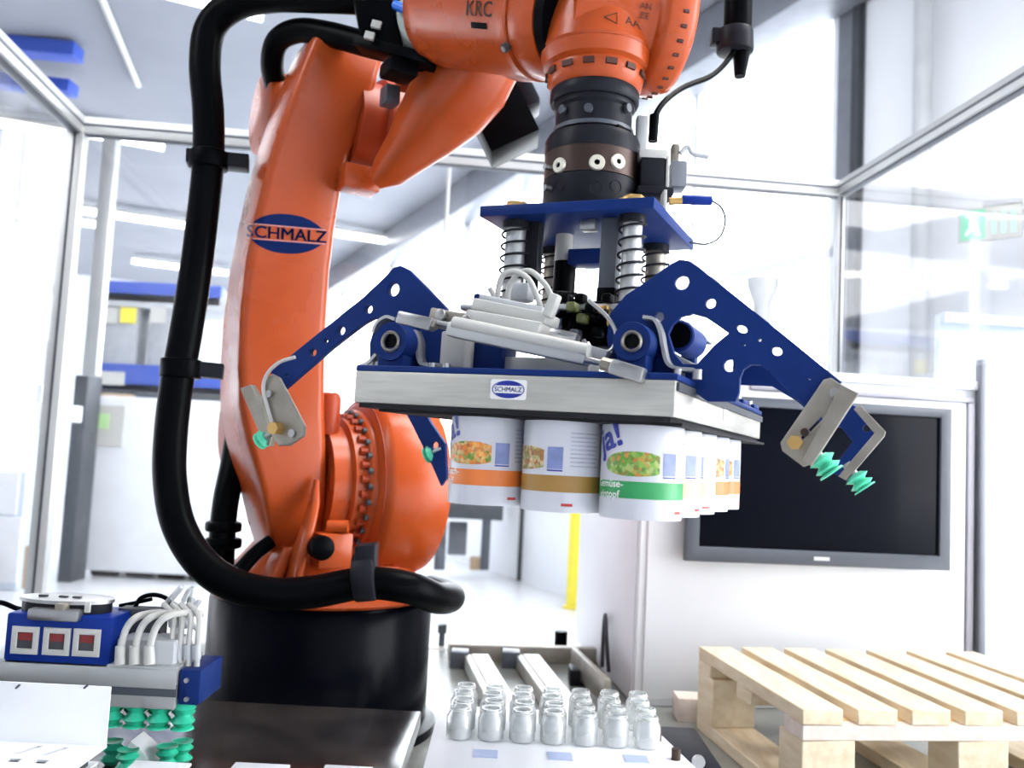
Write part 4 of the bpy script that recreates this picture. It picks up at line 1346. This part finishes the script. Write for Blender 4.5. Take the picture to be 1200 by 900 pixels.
for v in (0.08, 0.2, 0.33, 0.48, 0.6):
    bm = new(); cyl(bm, MG @ V((-0.014, v, GH+0.008)), MG @ V((-0.014, v, GH+0.016)), 0.006, n=10); obj('plate_screw', bm, DARKG, gr)
    bm = new(); box(bm, (-0.035, v+0.02, GH+0.008), (-0.004, v+0.075, GH+0.018), MG, 0.003); obj('edge_block', bm, BLUE, gr)
    bm = new(); cyl(bm, MG @ V((-0.02, v+0.047, GH+0.018)), MG @ V((-0.02, v+0.047, GH+0.024)), 0.008, n=12); obj('plate_screw', bm, STEEL, gr)
# logo sticker on the front
x0, z0 = GP_(596, 456.5, 0)
Mf = frame(GO+gu*x0+gz*z0-gv*0.0008, gu, gz, gu.cross(gz))
bm = new(); plate(bm, rrect(0.0245, 0.0125, 0.003), [], 0.0008, Mf); st = obj('logo_sticker', bm, INKW, gr, label='white oval logo sticker')
fnm = lambda p: Mf @ V((p.x, p.y, 0.0007+p.z))
bm = new(); lens(bm, 0.0215, 0.0105, 0.0048, fnm, 1, 20); lens(bm, 0.0215, 0.0105, 0.0048, fnm, -1, 20)
plate(bm, circ(0.0, 0, 0.0222, 40, 1, 0.5), [circ(0, 0, 0.0209, 40, 1, 0.48)], 0.0002, frame(Mf @ V((0, 0, 0.0008)), gu, gz, gu.cross(gz)))
obj('logo_field', bm, INKB, st)
bm = new(); bold(bm, 'SCHMALZ', 0.0085, lambda p: Mf @ V((p.x, p.y-0.0003, 0.0009)), 0.00012, xs=0.98); obj('logo_lettering', bm, INKB, st)


def armplate(name, pts, holes, v, th, par, m=BLUE, bev=0.001, k=0):
    bm = new()
    P2 = [GP_(x, y, v) for x, y in pts]
    if k:
        P2 = smooth2(P2, k)
    hs = []
    for h in holes:
        if not isinstance(h[0], tuple):
            x, y = GP_(h[0], h[1], v); x2, y2 = GP_(h[0]+h[2], h[1], v)
            hs.append(circ(x, y, abs(x2-x), 18, 1, h[3] if len(h) > 3 else 1, -0.5 if len(h) > 3 else 0))
        else:
            hs.append([GP_(x, y, v) for x, y in h])
    plate(bm, P2, hs, th, GM(v), bev)
    return obj(name, bm, m, par, smooth=6)


def smooth2(pts, it=1):
    for _ in range(it):
        o = []
        n = len(pts)
        for i in range(n):
            a, b = pts[i], pts[(i+1) % n]
            o += [(a[0]*.75+b[0]*.25, a[1]*.75+b[1]*.25), (a[0]*.25+b[0]*.75, a[1]*.25+b[1]*.75)]
        pts = o
    return pts


RA = [(718, 432), (713, 395), (717, 368), (735, 347), (762, 329), (787, 311), (797, 306), (807, 307), (817, 313), (860, 347), (920, 395), (985, 448), (952, 484), (925, 458), (902, 434), (892, 427), (880, 427), (871, 433), (867, 443), (866, 460), (862, 470), (830, 470), (790, 440)]
RH = [(800, 332, 9.5), (833.5, 356, 7), (870, 386, 8, 0.65), (891, 399, 3), (911, 412, 7.5, 0.8), (873, 405, 2), (856, 429, 8.5), (949, 445, 3, 0.5), (773, 372, 7),
      [(783, 392), (788, 381), (798, 371), (812, 367), (827, 371), (842, 381), (856, 391), (838, 406), (818, 428), (801, 428), (790, 415)]]
armplate('swing_arm', RA, RH, 0.10, 0.010, gr)
LA = [(320, 436), (380, 388), (430, 348), (455, 324), (463, 315), (471, 313), (480, 317), (500, 337), (524, 362), (524, 432), (436, 432), (436, 402), (441, 385), (448, 376), (440, 373), (428, 379), (395, 404), (360, 434), (330, 460)]
LH = [(463, 340, 7.5), (434, 363, 5), (402, 388, 5), (384, 400, 3), (369, 413.5, 4.5), (339, 440, 3, 0.6)]
armplate('swing_arm', LA, LH, 0.10, 0.010, gr)
# rear pair of swing arms
def rear(pts, v, holes):
    return armplate('swing_arm', pts, holes, v, 0.010, gr)
rear([(960, 470), (985, 478), (1001, 476), (1036, 508), (990, 562), (975, 552), (1000, 518), (986, 500), (968, 500), (935, 470), (905, 452), (860, 450), (860, 400), (905, 420)], 0.50, [(1016, 502, 5.5)])
rear([(470, 470), (492, 470), (505, 495), (522, 520), (524, 560), (518, 568), (508, 545), (486, 500)], 0.50, [(511, 522, 4.5)])


# pivot tubes
def pivot(px, py, r_px, v0=0.045, v1=0.40, short=False):
    x, z = GP_(px, py, v0); x2, _ = GP_(px+r_px, py, v0); R = abs(x2-x)
    M = frame(MG @ V((x, v0, z)), gu, gz, gu.cross(gz)*-1)
    M = zframe(MG @ V((x, v0, z)), gv)
    bm = new(); L = 0.055
    lathe(bm, [(R*0.55, 0.002), (R*0.97, 0), (R, 0.002), (R, L), (R*0.5, L), (R*0.55, 0.002)], M, 36); pv = obj('pivot_bearing', bm, BLUE, gr)
    bm = new(); lathe(bm, [(R*0.40, 0.0), (R*0.48, -0.002), (R*0.56, 0.0), (R*0.56, 0.004), (R*0.40, 0.004), (R*0.40, 0.0)], M, 32); obj('bearing_ring', bm, STEELW, pv)
    bm = new(); lathe(bm, [(0, 0.012), (R*0.5, 0.012), (R*0.5, v1-v0), (0, v1-v0)], M, 24); obj('pivot_shaft', bm, BLACKM, pv)
    bm = new(); box(bm, (x-R*0.75, v0+0.004, GH+0.008), (x+R*0.75, v0+0.05, z-R*0.3), MG, 0.002); obj('bearing_foot', bm, BLUE, pv)
    bm = new(); lathe(bm, [(R*0.9, L), (R*1.0, L+0.001), (R*1.0, L+0.02), (R*0.9, L+0.02)], M, 32); obj('shaft_collar', bm, STEEL, pv)
    return x, z, R


xr_, zr2, R_ = pivot(740, 400, 23)
xl_, zl2, R2_ = pivot(457, 400, 20)
# rear right pivot cylinder seen through the opening
bm = new(); x, z = GP_(801, 397, 0.16); Mx = zframe(MG @ V((x, 0.13, z)), gv); lathe(bm, [(0, 0), (0.019, 0), (0.021, 0.002), (0.021, 0.08), (0, 0.08)], Mx, 24); pc = obj('lever_roller', bm, BLUE, gr)
bm = new(); lathe(bm, [(0, -0.001), (0.0165, -0.001), (0.0165, 0.001), (0, 0.001)], Mx, 24); obj('roller_face', bm, RUBBER, pc)
# curved bracket plates beside the pivots
def bracket(pts, v, w, m=ALUS, name='bearing_bracket'):
    bm = new(); path = spline([(*GP_(x, y, v), 0) for x, y in pts], 6)
    secs = []
    for i, p in enumerate(path):
        t = (path[min(i+1, len(path)-1)]-path[max(i-1, 0)]).normalized(); nn = V((-t.y, t.x, 0))*0.0022
        q = [(p+nn, 0), (p-nn, 0), (p-nn, w), (p+nn, w)]
        secs.append([MG @ V((c.x, v+d, c.y)) for c, d in q])
    loft(bm, secs); return obj(name, bm, m, gr)


bracket([(753, 371), (766, 374), (773, 388), (776, 405), (781, 424), (792, 431), (812, 433)], 0.075, 0.03)
bracket([(484, 387), (489, 400), (489, 418), (494, 426), (512, 427)], 0.075, 0.03)
bracket([(436, 390), (441, 378), (452, 371), (462, 374)], 0.075, 0.02)
bracket([(418, 430), (430, 425), (440, 415)], 0.06, 0.02)
for px in (507, 523, 436, 443, 795, 818):
    x, z = GP_(px, 424, 0.07); bm = new(); cyl(bm, MG @ V((x, 0.07, GH+0.008)), MG @ V((x, 0.07, GH+0.020)), 0.006, n=12); obj('bracket_screw', bm, STEEL, gr)
# white block right of left bracket, blue blocks
def gbox(name, x0, y0, x1, y1, v, d, m, bev=0.002, par=None, **k):
    a = GP_(x0, y1, v); b = GP_(x1, y0, v); bm = new()
    box(bm, (min(a[0], b[0]), v, max(min(a[1], b[1]), GH+0.008) if k.pop('sit', False) else min(a[1], b[1])), (max(a[0], b[0]), v+d, max(a[1], b[1])), MG, bev)
    return obj(name, bm, m, par or gr, **k)


gbox('valve_block', 514, 388, 546, 430, 0.09, 0.05, WHITEP, 0.003)
gbox('blue_block', 498, 382, 516, 425, 0.115, 0.03, BLUE, 0.003)
gbox('blue_block', 548, 398, 590, 434, 0.12, 0.05, BLUE, 0.003)
gbox('white_base_rail', 560, 420, 690, 433, 0.13, 0.05, WHITEP, 0.002)
gbox('blue_block', 552, 343, 562, 372, 0.2, 0.05, BLUE, 0.006)


# slanting pneumatic cylinders
def gbar(name, p, q, v, w, h, m, bev=0.002, par=None, v2=None):
    a = GP_(*p, v); b = GP_(*q, v if v2 is None else v2)
    A3 = MG @ V((a[0], v, a[1])); B3 = MG @ V((b[0], v if v2 is None else v2, b[1]))
    bm = new(); beam(bm, A3, B3, w, h, bev=bev); return obj(name, bm, m, par or gr)


def grod(name, p, q, v, r, m, n=16, bev=0.0, par=None):
    a = GP_(*p, v); b = GP_(*q, v); bm = new()
    cyl(bm, MG @ V((a[0], v, a[1])), MG @ V((b[0], v, b[1])), r, n=n, bev=bev); return obj(name, bm, m, par or gr)


g1 = gbar('cylinder_body', (528, 386), (690, 420), 0.04, 0.03, 0.020, ALUS, 0.004)
grod('cylinder_tube', (532, 378), (690, 411), 0.03, 0.0085, WHITEP, par=g1)
grod('piston_rod', (505, 376), (722, 430), 0.03, 0.0042, STEEL, n=12)
gbar('rod_clevis', (468, 372), (508, 381), 0.03, 0.018, 0.018, STEEL, 0.003)
grod('rod_nut', (504, 379), (512, 381), 0.03, 0.008, STEELW, n=6)
gbar('rod_clevis', (716, 429), (755, 441), -0.012, 0.018, 0.018, STEEL, 0.003)
grod('rod_nut', (705, 426), (716, 429), -0.008, 0.008, STEELW, n=6)
gbar('cylinder_mount', (506, 372), (570, 384), 0.05, 0.02, 0.026, STEELW, 0.003)
for px, py in ((517, 369), (547, 376)):
    x, z = GP_(px, py, 0.035); bm = new(); cyl(bm, MG @ V((x, 0.03, z)), MG @ V((x, 0.04, z)), 0.008, n=14, bev=0.002); obj('mount_screw', bm, STEEL, gr)
g2 = gbar('valve_body', (553, 376), (640, 392), 0.06, 0.05, 0.026, WHITEP, 0.004)
g3 = gbar('valve_body', (562, 359), (648, 377), 0.07, 0.05, 0.016, WHITEP, 0.003)
gbar('valve_cap', (566, 350), (640, 366), 0.09, 0.03, 0.010, PALEP, 0.003, par=g3)
for i in range(4):
    gbar('valve_slot', (566+i*20, 389+i*4.4), (576+i*20, 391+i*4.4), 0.034, 0.002, 0.004, DARKG, 0, par=g2)
gbar('valve_handle', (642, 372), (652, 345), 0.05, 0.018, 0.013, WHITEP, 0.003)
gbar('damper', (645, 390), (678, 398), 0.05, 0.02, 0.014, STEEL, 0.005)
grod('damper_tube', (640, 404), (672, 410), 0.035, 0.010, STEEL, bev=0.003)
gbar('damper_plate', (660, 405), (714, 420), 0.08, 0.03, 0.018, PALEP, 0.003)
# white hoses above
for i, pts in enumerate(([(585, 372), (583, 350), (588, 325), (602, 318), (620, 328), (632, 355), (636, 372)], [(595, 365), (596, 340), (606, 322), (622, 318), (640, 335), (648, 352)], [(578, 378), (580, 352), (574, 338)])):
    bm = new(); tube(bm, [MG @ V((GP_(x, y, 0.14+0.02*i)[0], 0.14+0.02*i, GP_(x, y, 0.14+0.02*i)[1])) for x, y in pts], 0.0042, n=10); obj('air_hose', bm, WHITEP, gr)
gbox('clear_fitting', 592, 330, 620, 352, 0.17, 0.03, PALEP, 0.006)
# tangle of black cables with coloured plugs
rnd = random.Random(11)
for i in range(14):
    v = rnd.uniform(0.12, 0.22)
    cx, cy = rnd.uniform(662, 712), rnd.uniform(355, 395)
    pts = [(cx, cy)]
    for j in range(4):
        pts.append((min(max(pts[-1][0]+rnd.uniform(-26, 26), 650), 722), min(max(pts[-1][1]+rnd.uniform(-20, 20), 345), 415)))
    bm = new(); tube(bm, [MG @ V((GP_(x, y, v+0.008*j)[0], v+0.008*j, GP_(x, y, v+0.008*j)[1])) for j, (x, y) in enumerate(pts)], 0.0042, n=8, k=6); obj('cable', bm, RUBBER, gr)
for i, (x, y, m) in enumerate(((668, 358, OLIVE), (680, 372, OLIVE), (706, 362, BRASS), (690, 360, RUBBER), (672, 390, GREYP), (698, 388, RUBBER), (660, 348, RUBBER), (716, 376, BRASS), (678, 348, RUBBER), (710, 348, RUBBER))):
    gbox('plug', x-6, y-5, x+6, y+6, 0.11+0.01*(i % 3), 0.02, m, 0.003)
for pts in ([(690, 352), (712, 372), (722, 392), (716, 410), (698, 412), (688, 402)], [(684, 398), (690, 412), (706, 420), (718, 412)]):
    bm = new(); tube(bm, [MG @ V((GP_(x, y, 0.08)[0], 0.08, GP_(x, y, 0.08)[1])) for x, y in pts], 0.0028, n=8); obj('cable', bm, STEEL, gr)
gbox('valve_terminal', 655, 352, 716, 404, 0.17, 0.10, RUBBER, 0.005)

# mid plate and its feet
ZM = (P(640, 362, 1.42)).z
bm = new(); box(bm, (-0.36, 0.14, 0.15), (-0.06, 0.50, 0.158), MG, 0.002); obj('carrier_plate', bm, ALUS, gr)
for u, v in ((-0.33, 0.18), (-0.09, 0.18), (-0.33, 0.46), (-0.09, 0.46)):
    bm = new(); box(bm, (u-0.012, v-0.012, GH+0.008), (u+0.012, v+0.012, 0.15), MG, 0.002); obj('carrier_foot', bm, BLUE, gr)
# upper blue plate: front edge read in the photo
ZP = 1.752-GO.z
fl = GP_(562, 250, 0.20); fr_ = GP_(766, 248, 0.20)
UL, UR = fl[0], fr_[0]
ZP = (fl[1]+fr_[1])/2
bm = new(); box(bm, (UL, 0.20, ZP), (UR, 0.46, ZP+0.017), MG, 0.002); obj('mounting_plate', bm, BLUE, gr)
# spring posts


def spost(px, v, r, name='spring_post', m=ALUS, spring=True, zlo=0.158, n=7):
    x = GP_(px, 290, v)[0]
    a = MG @ V((x, v, zlo)); b = MG @ V((x, v, ZP))
    bm = new(); cyl(bm, a, b, r, n=20); o = obj(name, bm, m, gr)
    bm = new(); cyl(bm, b-gz*0.012, b, r*1.35, n=20); obj('post_collar', bm, BLACKM, o)
    if spring:
        bm = new(); helix(bm, a+gz*0.004, b-gz*0.012, r*1.35, 0.0019, n); obj('spring', bm, BLACKM, o)
    bm = new(); cyl(bm, b+gz*0.017, b+gz*0.029, r*1.1, n=6); obj('top_nut', bm, BRASS, o)
    return o


spost(604, 0.24, 0.0165); spost(740, 0.235, 0.0145); spost(650, 0.42, 0.0165, m=STEELW); spost(769, 0.42, 0.0165, m=STEELW)


def gpost(px, v, w, zlo, zhi, m, name='guide_post'):
    x = GP_(px, 290, v)[0]; bm = new(); box(bm, (x-w, v-w, zlo), (x+w, v+w, zhi), MG, 0.002); return obj(name, bm, m, gr)


gpost(626, 0.25, 0.011, 0.215, ZP, BLACKM); gpost(716, 0.25, 0.013, 0.19, ZP, GREYP)
gpost(626, 0.25, 0.0085, 0.185, 0.215, RUBBER, 'post_buffer'); gpost(716, 0.25, 0.014, 0.17, 0.20, RUBBER, 'post_buffer')
x = GP_(662, 270, 0.33)[0]; bm = new(); cyl(bm, MG @ V((x, 0.33, ZP-0.045)), MG @ V((x, 0.33, ZP)), 0.014, n=18); obj('spacer', bm, WHITEP, gr)
x = GP_(665, 270, 0.33)[0]; bm = new(); cyl(bm, MG @ V((x, 0.33, 0.21)), MG @ V((x, 0.33, ZP-0.045)), 0.018, n=18); obj('centre_bushing', bm, RUBBER, gr)
bm = new(); x = GP_(690, 285, 0.3)[0]; box(bm, (x-0.035, 0.3, ZP-0.055), (x+0.02, 0.34, ZP-0.03), MG, 0.003); obj('cross_block', bm, BLUE, gr)
bm = new(); x = GP_(694, 258, 0.26)[0]; box(bm, (x-0.012, 0.24, ZP-0.016), (x+0.012, 0.26, ZP), MG, 0.001); obj('clip', bm, STEEL, gr)
bm = new(); x = GP_(672, 325, 0.45)[0]; box(bm, (x-0.09, 0.46, 0.158), (x+0.09, 0.47, 0.18), MG, 0.002); obj('rear_strip', bm, WHITEP, gr)
# gold knobs on the plate
for px, v in ((604, 0.24), (742, 0.24)):
    x = GP_(px, 235, v)[0]; bm = new(); c = MG @ V((x, v, ZP+0.017)); cyl(bm, c, c+gz*0.008, 0.024 if px > 700 else 0.019, n=24, bev=0.002); cyl(bm, c+gz*0.008, c+gz*0.014, 0.013, n=16); obj('brass_bushing', bm, BRASS, gr)

# tool column (tool changer) between robot flange and plate
Ztop = TC.z; Zb = GO.z+ZP+0.017
Hc = Ztop-Zb
MTc = frame(V((TC.x, TC.y, Zb)), V((1, 0, 0)), V((0, 1, 0)), up)
bm = new()
lathe(bm, [(0, 0), (0.075, 0), (0.077, 0.003), (0.077, Hc*0.30), (0.074, Hc*0.31), (0, Hc*0.31)], MTc, 56); tc_ = obj('tool_changer', bm, BLACKM, gr)
bm = new(); lathe(bm, [(0, Hc*0.309), (0.0765, Hc*0.309), (0.0765, Hc*0.50), (0, Hc*0.50)], MTc, 56); obj('changer_band', bm, BROWNM, gr)
bm = new(); lathe(bm, [(0, Hc*0.50), (0.077, Hc*0.50), (0.077, Hc*0.60), (0.073, Hc*0.64), (0.062, Hc*0.66), (0.062, Hc*0.84), (0.066, Hc*0.86), (0.066, Hc*0.90), (0, Hc*0.90)], MTc, 56); obj('changer_head', bm, BLACKM, gr)
bm = new(); lathe(bm, [(0, Hc*0.895), (0.070, Hc*0.895), (0.0725, Hc*0.91), (0.0725, Hc*0.985), (0.070, Hc*0.999), (0, Hc*0.999)], MTc, 56); obj('flange_ring', bm, BLACKM, gr)
bm = new(); lathe(bm, [(0.060, Hc*0.67), (0.066, Hc*0.67), (0.066, Hc*0.70), (0.060, Hc*0.70)], MTc, 48); obj('head_rib', bm, GREYP, gr)


def colhit(px, py, R):
    t, z = tube_hit(MTc, px, py, R, (0.0, Hc))
    nr = V((cos(t), sin(t), 0)); return MTc @ V((R*cos(t), R*sin(t), z)), nr


for px, py in ((655, 193), (700, 191), (723, 191)):
    c, nr = colhit(px, py, 0.0765); bm = new(); lathe(bm, [(0.0045, 0.0), (0.0045, 0.004), (0.011, 0.004), (0.0125, 0.002), (0.0125, -0.002)], zframe(c, nr), 20); o = obj('plug_screw', bm, mat('cream_zinc', (0.75, 0.72, 0.6), 0.35, metal=0.4, noise=0.15) if 'cream_zinc' not in MATS else MATS['cream_zinc'], gr)
    bm = new(); cyl(bm, c-nr*0.002, c+nr*0.001, 0.0050, n=12); obj('socket', bm, RUBBER, o)
for px, py in ((656, 220), (698, 219), (721, 220)):
    c, nr = colhit(px, py, 0.077); bm = new(); lathe(bm, [(0, -0.001), (0.0085, -0.001), (0.0098, 0.0008), (0.0098, -0.003)], zframe(c, nr), 20); obj('threaded_port', bm, FOAM, gr)
c, nr = colhit(730, 156, 0.062); bm = new(); tgc = up.cross(nr); box(bm, (-0.018, -0.006, -0.008), (0.018, 0.004, 0.008), frame(c, tgc, nr, up), 0.001); obj('release_slot', bm, RUBBER, gr)
for px in (660, 690, 735):
    c, nr = colhit(px, 128, 0.066); bm = new(); cyl(bm, c-nr*0.002, c+nr*0.004, 0.007, n=12); obj('head_screw', bm, GREYP, gr)
for px, py in ((640, 196), (640, 220)):
    bm = new(); c, nr = colhit(645, py, 0.077); cyl(bm, c, c+nr*0.012, 0.005, n=10); obj('side_screw', bm, STEEL, gr)
# sensor block on the right of the column
def tb_(name, x0, y0, x1, y1, Y, d, m, bev=0.002, par=None):
    a = P(x0, y1, Y); b = P(x1, y0, Y); bm = new(); box(bm, (min(a.x, b.x), Y, min(a.z, b.z)), (max(a.x, b.x), Y+d, max(a.z, b.z)), None, bev); return obj(name, bm, m, par or gr)


sb = tb_('sensor_block', 750, 184, 780, 220, 1.37, 0.06, BLACKM, 0.003)
tb_('sensor_bracket', 749, 175, 783, 184, 1.37, 0.06, WHITEP, 0.002, sb); tb_('sensor_bracket', 780, 182, 785, 224, 1.37, 0.06, WHITEP, 0.001, sb)
tb_('block_foot', 747, 219, 790, 226, 1.36, 0.08, BLACKM, 0.002, sb)
tb_('connector', 786, 188, 806, 218, 1.40, 0.04, GREYB, 0.003)
tb_('connector_lug', 745, 135, 760, 178, 1.42, 0.02, ALUS, 0.003); tb_('connector_lug', 787, 168, 797, 190, 1.42, 0.02, STEELW, 0.003)
bm = new(); cyl(bm, P(767, 135, 1.43), P(765, 166, 1.43), 0.008, n=14); obj('cable_plug', bm, RUBBER, gr)
bm = new(); tube(bm, [P(797, 180, 1.42), P(806, 172, 1.42), P(812, 180, 1.42), P(830, 184, 1.42)], 0.004, n=8); obj('fitting_tube', bm, PALEP, gr)
bm = new(); cyl(bm, P(799, 234, 1.36), P(834, 235, 1.36), 0.0075, n=16, bev=0.001); ps = obj('proximity_sensor', bm, BLUED, gr, label='small blue barrel sensor')
bm = new(); cyl(bm, P(784, 236, 1.36), P(799, 235, 1.36), 0.006, n=14); obj('sensor_nut', bm, BRASS, ps)
bm = new(); tube(bm, [P(834, 235, 1.36), P(845, 243, 1.36), P(850, 258, 1.36), P(844, 277, 1.36), P(828, 286, 1.36), P(808, 284, 1.37)], 0.0016, n=6); obj('sensor_lead', bm, GREYP, ps)
tb_('plate_post', 777, 222, 782, 248, 1.33, 0.03, WHITEP, 0.001)

# clamps at the arm ends with green cups
def endclamp_right():
    M_v = 0.085
    pts = [(974, 444), (1000, 462), (1001, 468), (950, 543), (942, 546), (918, 528), (916, 519), (966, 446)]
    c = armplate('end_clamp', pts, [[(936, 513), (962, 487), (966, 491), (941, 517)]], M_v, 0.006, gr, STEELW, 0.001)
    armplate('clamp_flange', [(986, 452), (1005, 462), (951, 545), (942, 540)], [], M_v-0.008, 0.012, gr, STEELW, 0.001)
    for px, py, m, r in ((979, 461, STEEL, 0.006), (944, 507, BROWNM, 0.005)):
        x, z = GP_(px, py, M_v); b = new(); cyl(b, MG @ V((x, M_v-0.010, z)), MG @ V((x, M_v, z)), r, n=12); obj('clamp_screw', b, m, c)
    x, z = GP_(933, 519, M_v); b = new(); cyl(b, MG @ V((x, M_v-0.015, z)), MG @ V((x, M_v, z)), 0.009, n=6); obj('brass_fitting', b, BRASS, c)


endclamp_right()
bar = armplate('clamp_bar', [(1002, 480), (1008, 476), (1037, 506), (1036, 511), (992, 562), (984, 558), (1026, 508)], [], 0.44, 0.02, gr, STEELW, 0.001)
armplate('end_clamp', [(285, 456), (296, 452), (300, 458), (322, 508), (318, 522), (312, 518)], [], 0.09, 0.012, gr, STEELW, 0.001)
lc2 = armplate('end_clamp', [(310, 446), (320, 440), (328, 444), (357, 500), (356, 510), (340, 521), (328, 521), (318, 506), (308, 470)], [], 0.078, 0.006, gr, STEELW, 0.002)
for px, py, m, r in ((318, 462, STEEL, 0.0055), (345, 508, STEEL, 0.006)):
    x, z = GP_(px, py, 0.078); b = new(); cyl(b, MG @ V((x, 0.07, z)), MG @ V((x, 0.078, z)), r, n=14); obj('clamp_screw', b, m, lc2)
x, z = GP_(325, 502, 0.07); b = new(); cyl(b, MG @ V((x, 0.058, z)), MG @ V((x, 0.078, z)), 0.010, n=6); obj('brass_fitting', b, BRASS, lc2)
bm = new(); tube(bm, [MG @ V((GP_(px, py, 0.075)[0], 0.07, GP_(px, py, 0.075)[1])) for px, py in ((348, 419), (330, 425), (316, 438), (311, 455), (316, 478), (322, 498))], 0.0028, n=8); obj('air_hose', bm, WHITEP, gr)


def cup(px, py, v, dx, dy, r, n, h, m=GREENP):
    x, z = GP_(px, py, v); ax = (gu*dx+gz*dy).normalized()
    a = MG @ V((x, v, z)); bm = new(); bellows(bm, a, ax, r, n, h); o = obj('suction_cup', bm, m, gr)
    b = new(); cyl(b, a-ax*0.02, a+ax*0.004, r*0.35, n=12); obj('cup_stem', b, STEEL, o)


cup(960, 535, 0.10, 0.62, -0.78, 0.0165, 2, 0.011)
cup(1001, 556, 0.44, 0.62, -0.78, 0.019, 2, 0.012)
x, z = GP_(311, 512, 0.085)
cup(312, 512, 0.085, -0.72, -0.45, 0.0145, 1, 0.012)
cup(508, 530, 0.50, -0.85, -0.4, 0.017, 1, 0.014)

# ==================================================================== CANS
CR, CHh = 0.0505, 0.112
ZC0 = -0.0102-CHh


def can(u, v, kind, rot, lab, full=True):
    base = MG @ V((u, v, ZC0))
    t = thing('food_can', base, lab, 'can', 'white labelled cans held under the gripper')
    toc = (CAM-base); a0 = atan2(toc.y, toc.x)+radians(rot)

    def f(p, off=0.0004):     # p.x arc length to the right, p.y height
        th = a0+p.x/CR
        return base+V(((CR+off+p.z)*cos(th), (CR+off+p.z)*sin(th), p.y))
    M = frame(base, V((1, 0, 0)), V((0, 1, 0)), up)
    b = new(); lathe(b, [(0, 0.004), (CR-0.004, 0.003), (CR-0.003, 0.0), (CR-0.0005, 0.0), (CR, 0.003), (CR, CHh-0.003), (CR-0.0005, CHh), (CR-0.003, CHh), (CR-0.004, CHh-0.003), (0, CHh-0.004)], M, 40); obj('body', b, CANW, t)
    if not full:
        return
    d = radians(1)*CR
    H = CHh
    bandm, food = {'o': (INKO, FOODO), 't': (INKT, FOODB), 'g': (INKGR, FOODG), 'p': (INKOLIT, FOODO)}[kind]
    b = new(); patch(b, lambda p: f(p, 0.0003), -180*d, 180*d, H*0.22, H*0.40, 60, 1); obj('label_band', b, bandm, t)
    # food picture: half oval with a straight right edge
    b = new(); g = []
    for i in range(25):
        x = -1+i/24*1.75
        yy = sqrt(max(1-abs(x)**2.4, 0.0)) if x > -1 else 0
        lo, hi = -yy*0.8, yy
        g.append([b.verts.new(f(V(((-18+x*46)*d, H*(0.57+0.145*(lo+(hi-lo)*j/4)), 0)), 0.0005)) for j in range(5)])
    for i in range(24):
        for j in range(4):
            try: b.faces.new((g[i][j], g[i+1][j], g[i+1][j+1], g[i][j+1]))
            except ValueError: pass
    obj('food_picture', b, food, t)
    b = new(); patch(b, lambda p: f(p, 0.0005), 22*d, 44*d, H*0.47, H*0.71, 5, 2); obj('info_panel', b, INKL, t)
    b = new(); patch(b, lambda p: f(p, 0.0005), 22*d, 44*d, H*0.445, H*0.46, 5, 1); obj('info_line', b, INKB, t)
    b = new()
    for j in range(9):
        patch(b, lambda p: f(p, 0.0005), 54*d, (104-(j*7) % 11)*d, H*(0.50+j*0.045), H*(0.515+j*0.045), 10, 1)
    obj('small_print', b, INKG, t)
    b = new(); bold(b, 'ja!', 0.044, lambda p: f(V((p.x*cos(0.35)-p.y*sin(0.35)-59*d, p.x*sin(0.35)+p.y*cos(0.35)+H*0.85, 0)), 0.0006), 0.0013); obj('brand_lettering', b, INKB, t)
    words = {'o': 'Gulasch-\ntopf', 't': 'Linsen-\ntopf', 'g': 'Gemüse-\neintopf', 'p': 'Nudel-\ntopf'}[kind]
    b = new(); bold(b, words, 0.0125, lambda p: f(V((p.x-58*d, p.y+H*0.31, 0)), 0.0006), 0.0002); obj('band_lettering', b, INKW, t)
    b = new(); patch(b, lambda p: f(p, 0.0005), 44*d, 60*d, H*0.07, H*0.10, 4, 1); obj('red_print', b, INKR, t)


U0, PU, PV = -0.050, 0.1045, 0.1035
V0 = 0.06
can(U0-2*PU, V0, 'o', -12, 'front can with an orange band, at the left end of the row under the gripper')
can(U0-PU, V0, 't', -43, 'front can with a brown ochre band, between orange and green ones')
can(U0, V0, 'g', 8, 'front can with a green band and vegetable picture')
can(U0, V0+PV, 'p', 14, 'second can of the right-hand row, directly behind the green-banded can')
can(U0, V0+2*PV, 'p', -5, 'third can of the right-hand row, counted from the green-banded one')
can(U0, V0+3*PV, 't', 40, 'fourth can of the right-hand row, next to last')
can(U0, V0+4*PV, 'o', 30, 'rearmost can of the right-hand row, in front of the monitor')
for r_ in range(1, 5):
    for c_ in (1, 2):
        can(U0-c_*PU, V0+r_*PV, 'o', 0, 'plain white can under the gripper behind the %s one, row %s from the front' % ({1: 'ochre-banded', 2: 'orange-banded'}[c_], {1: 'two', 2: 'three', 3: 'four', 4: 'five'}[r_]), False)
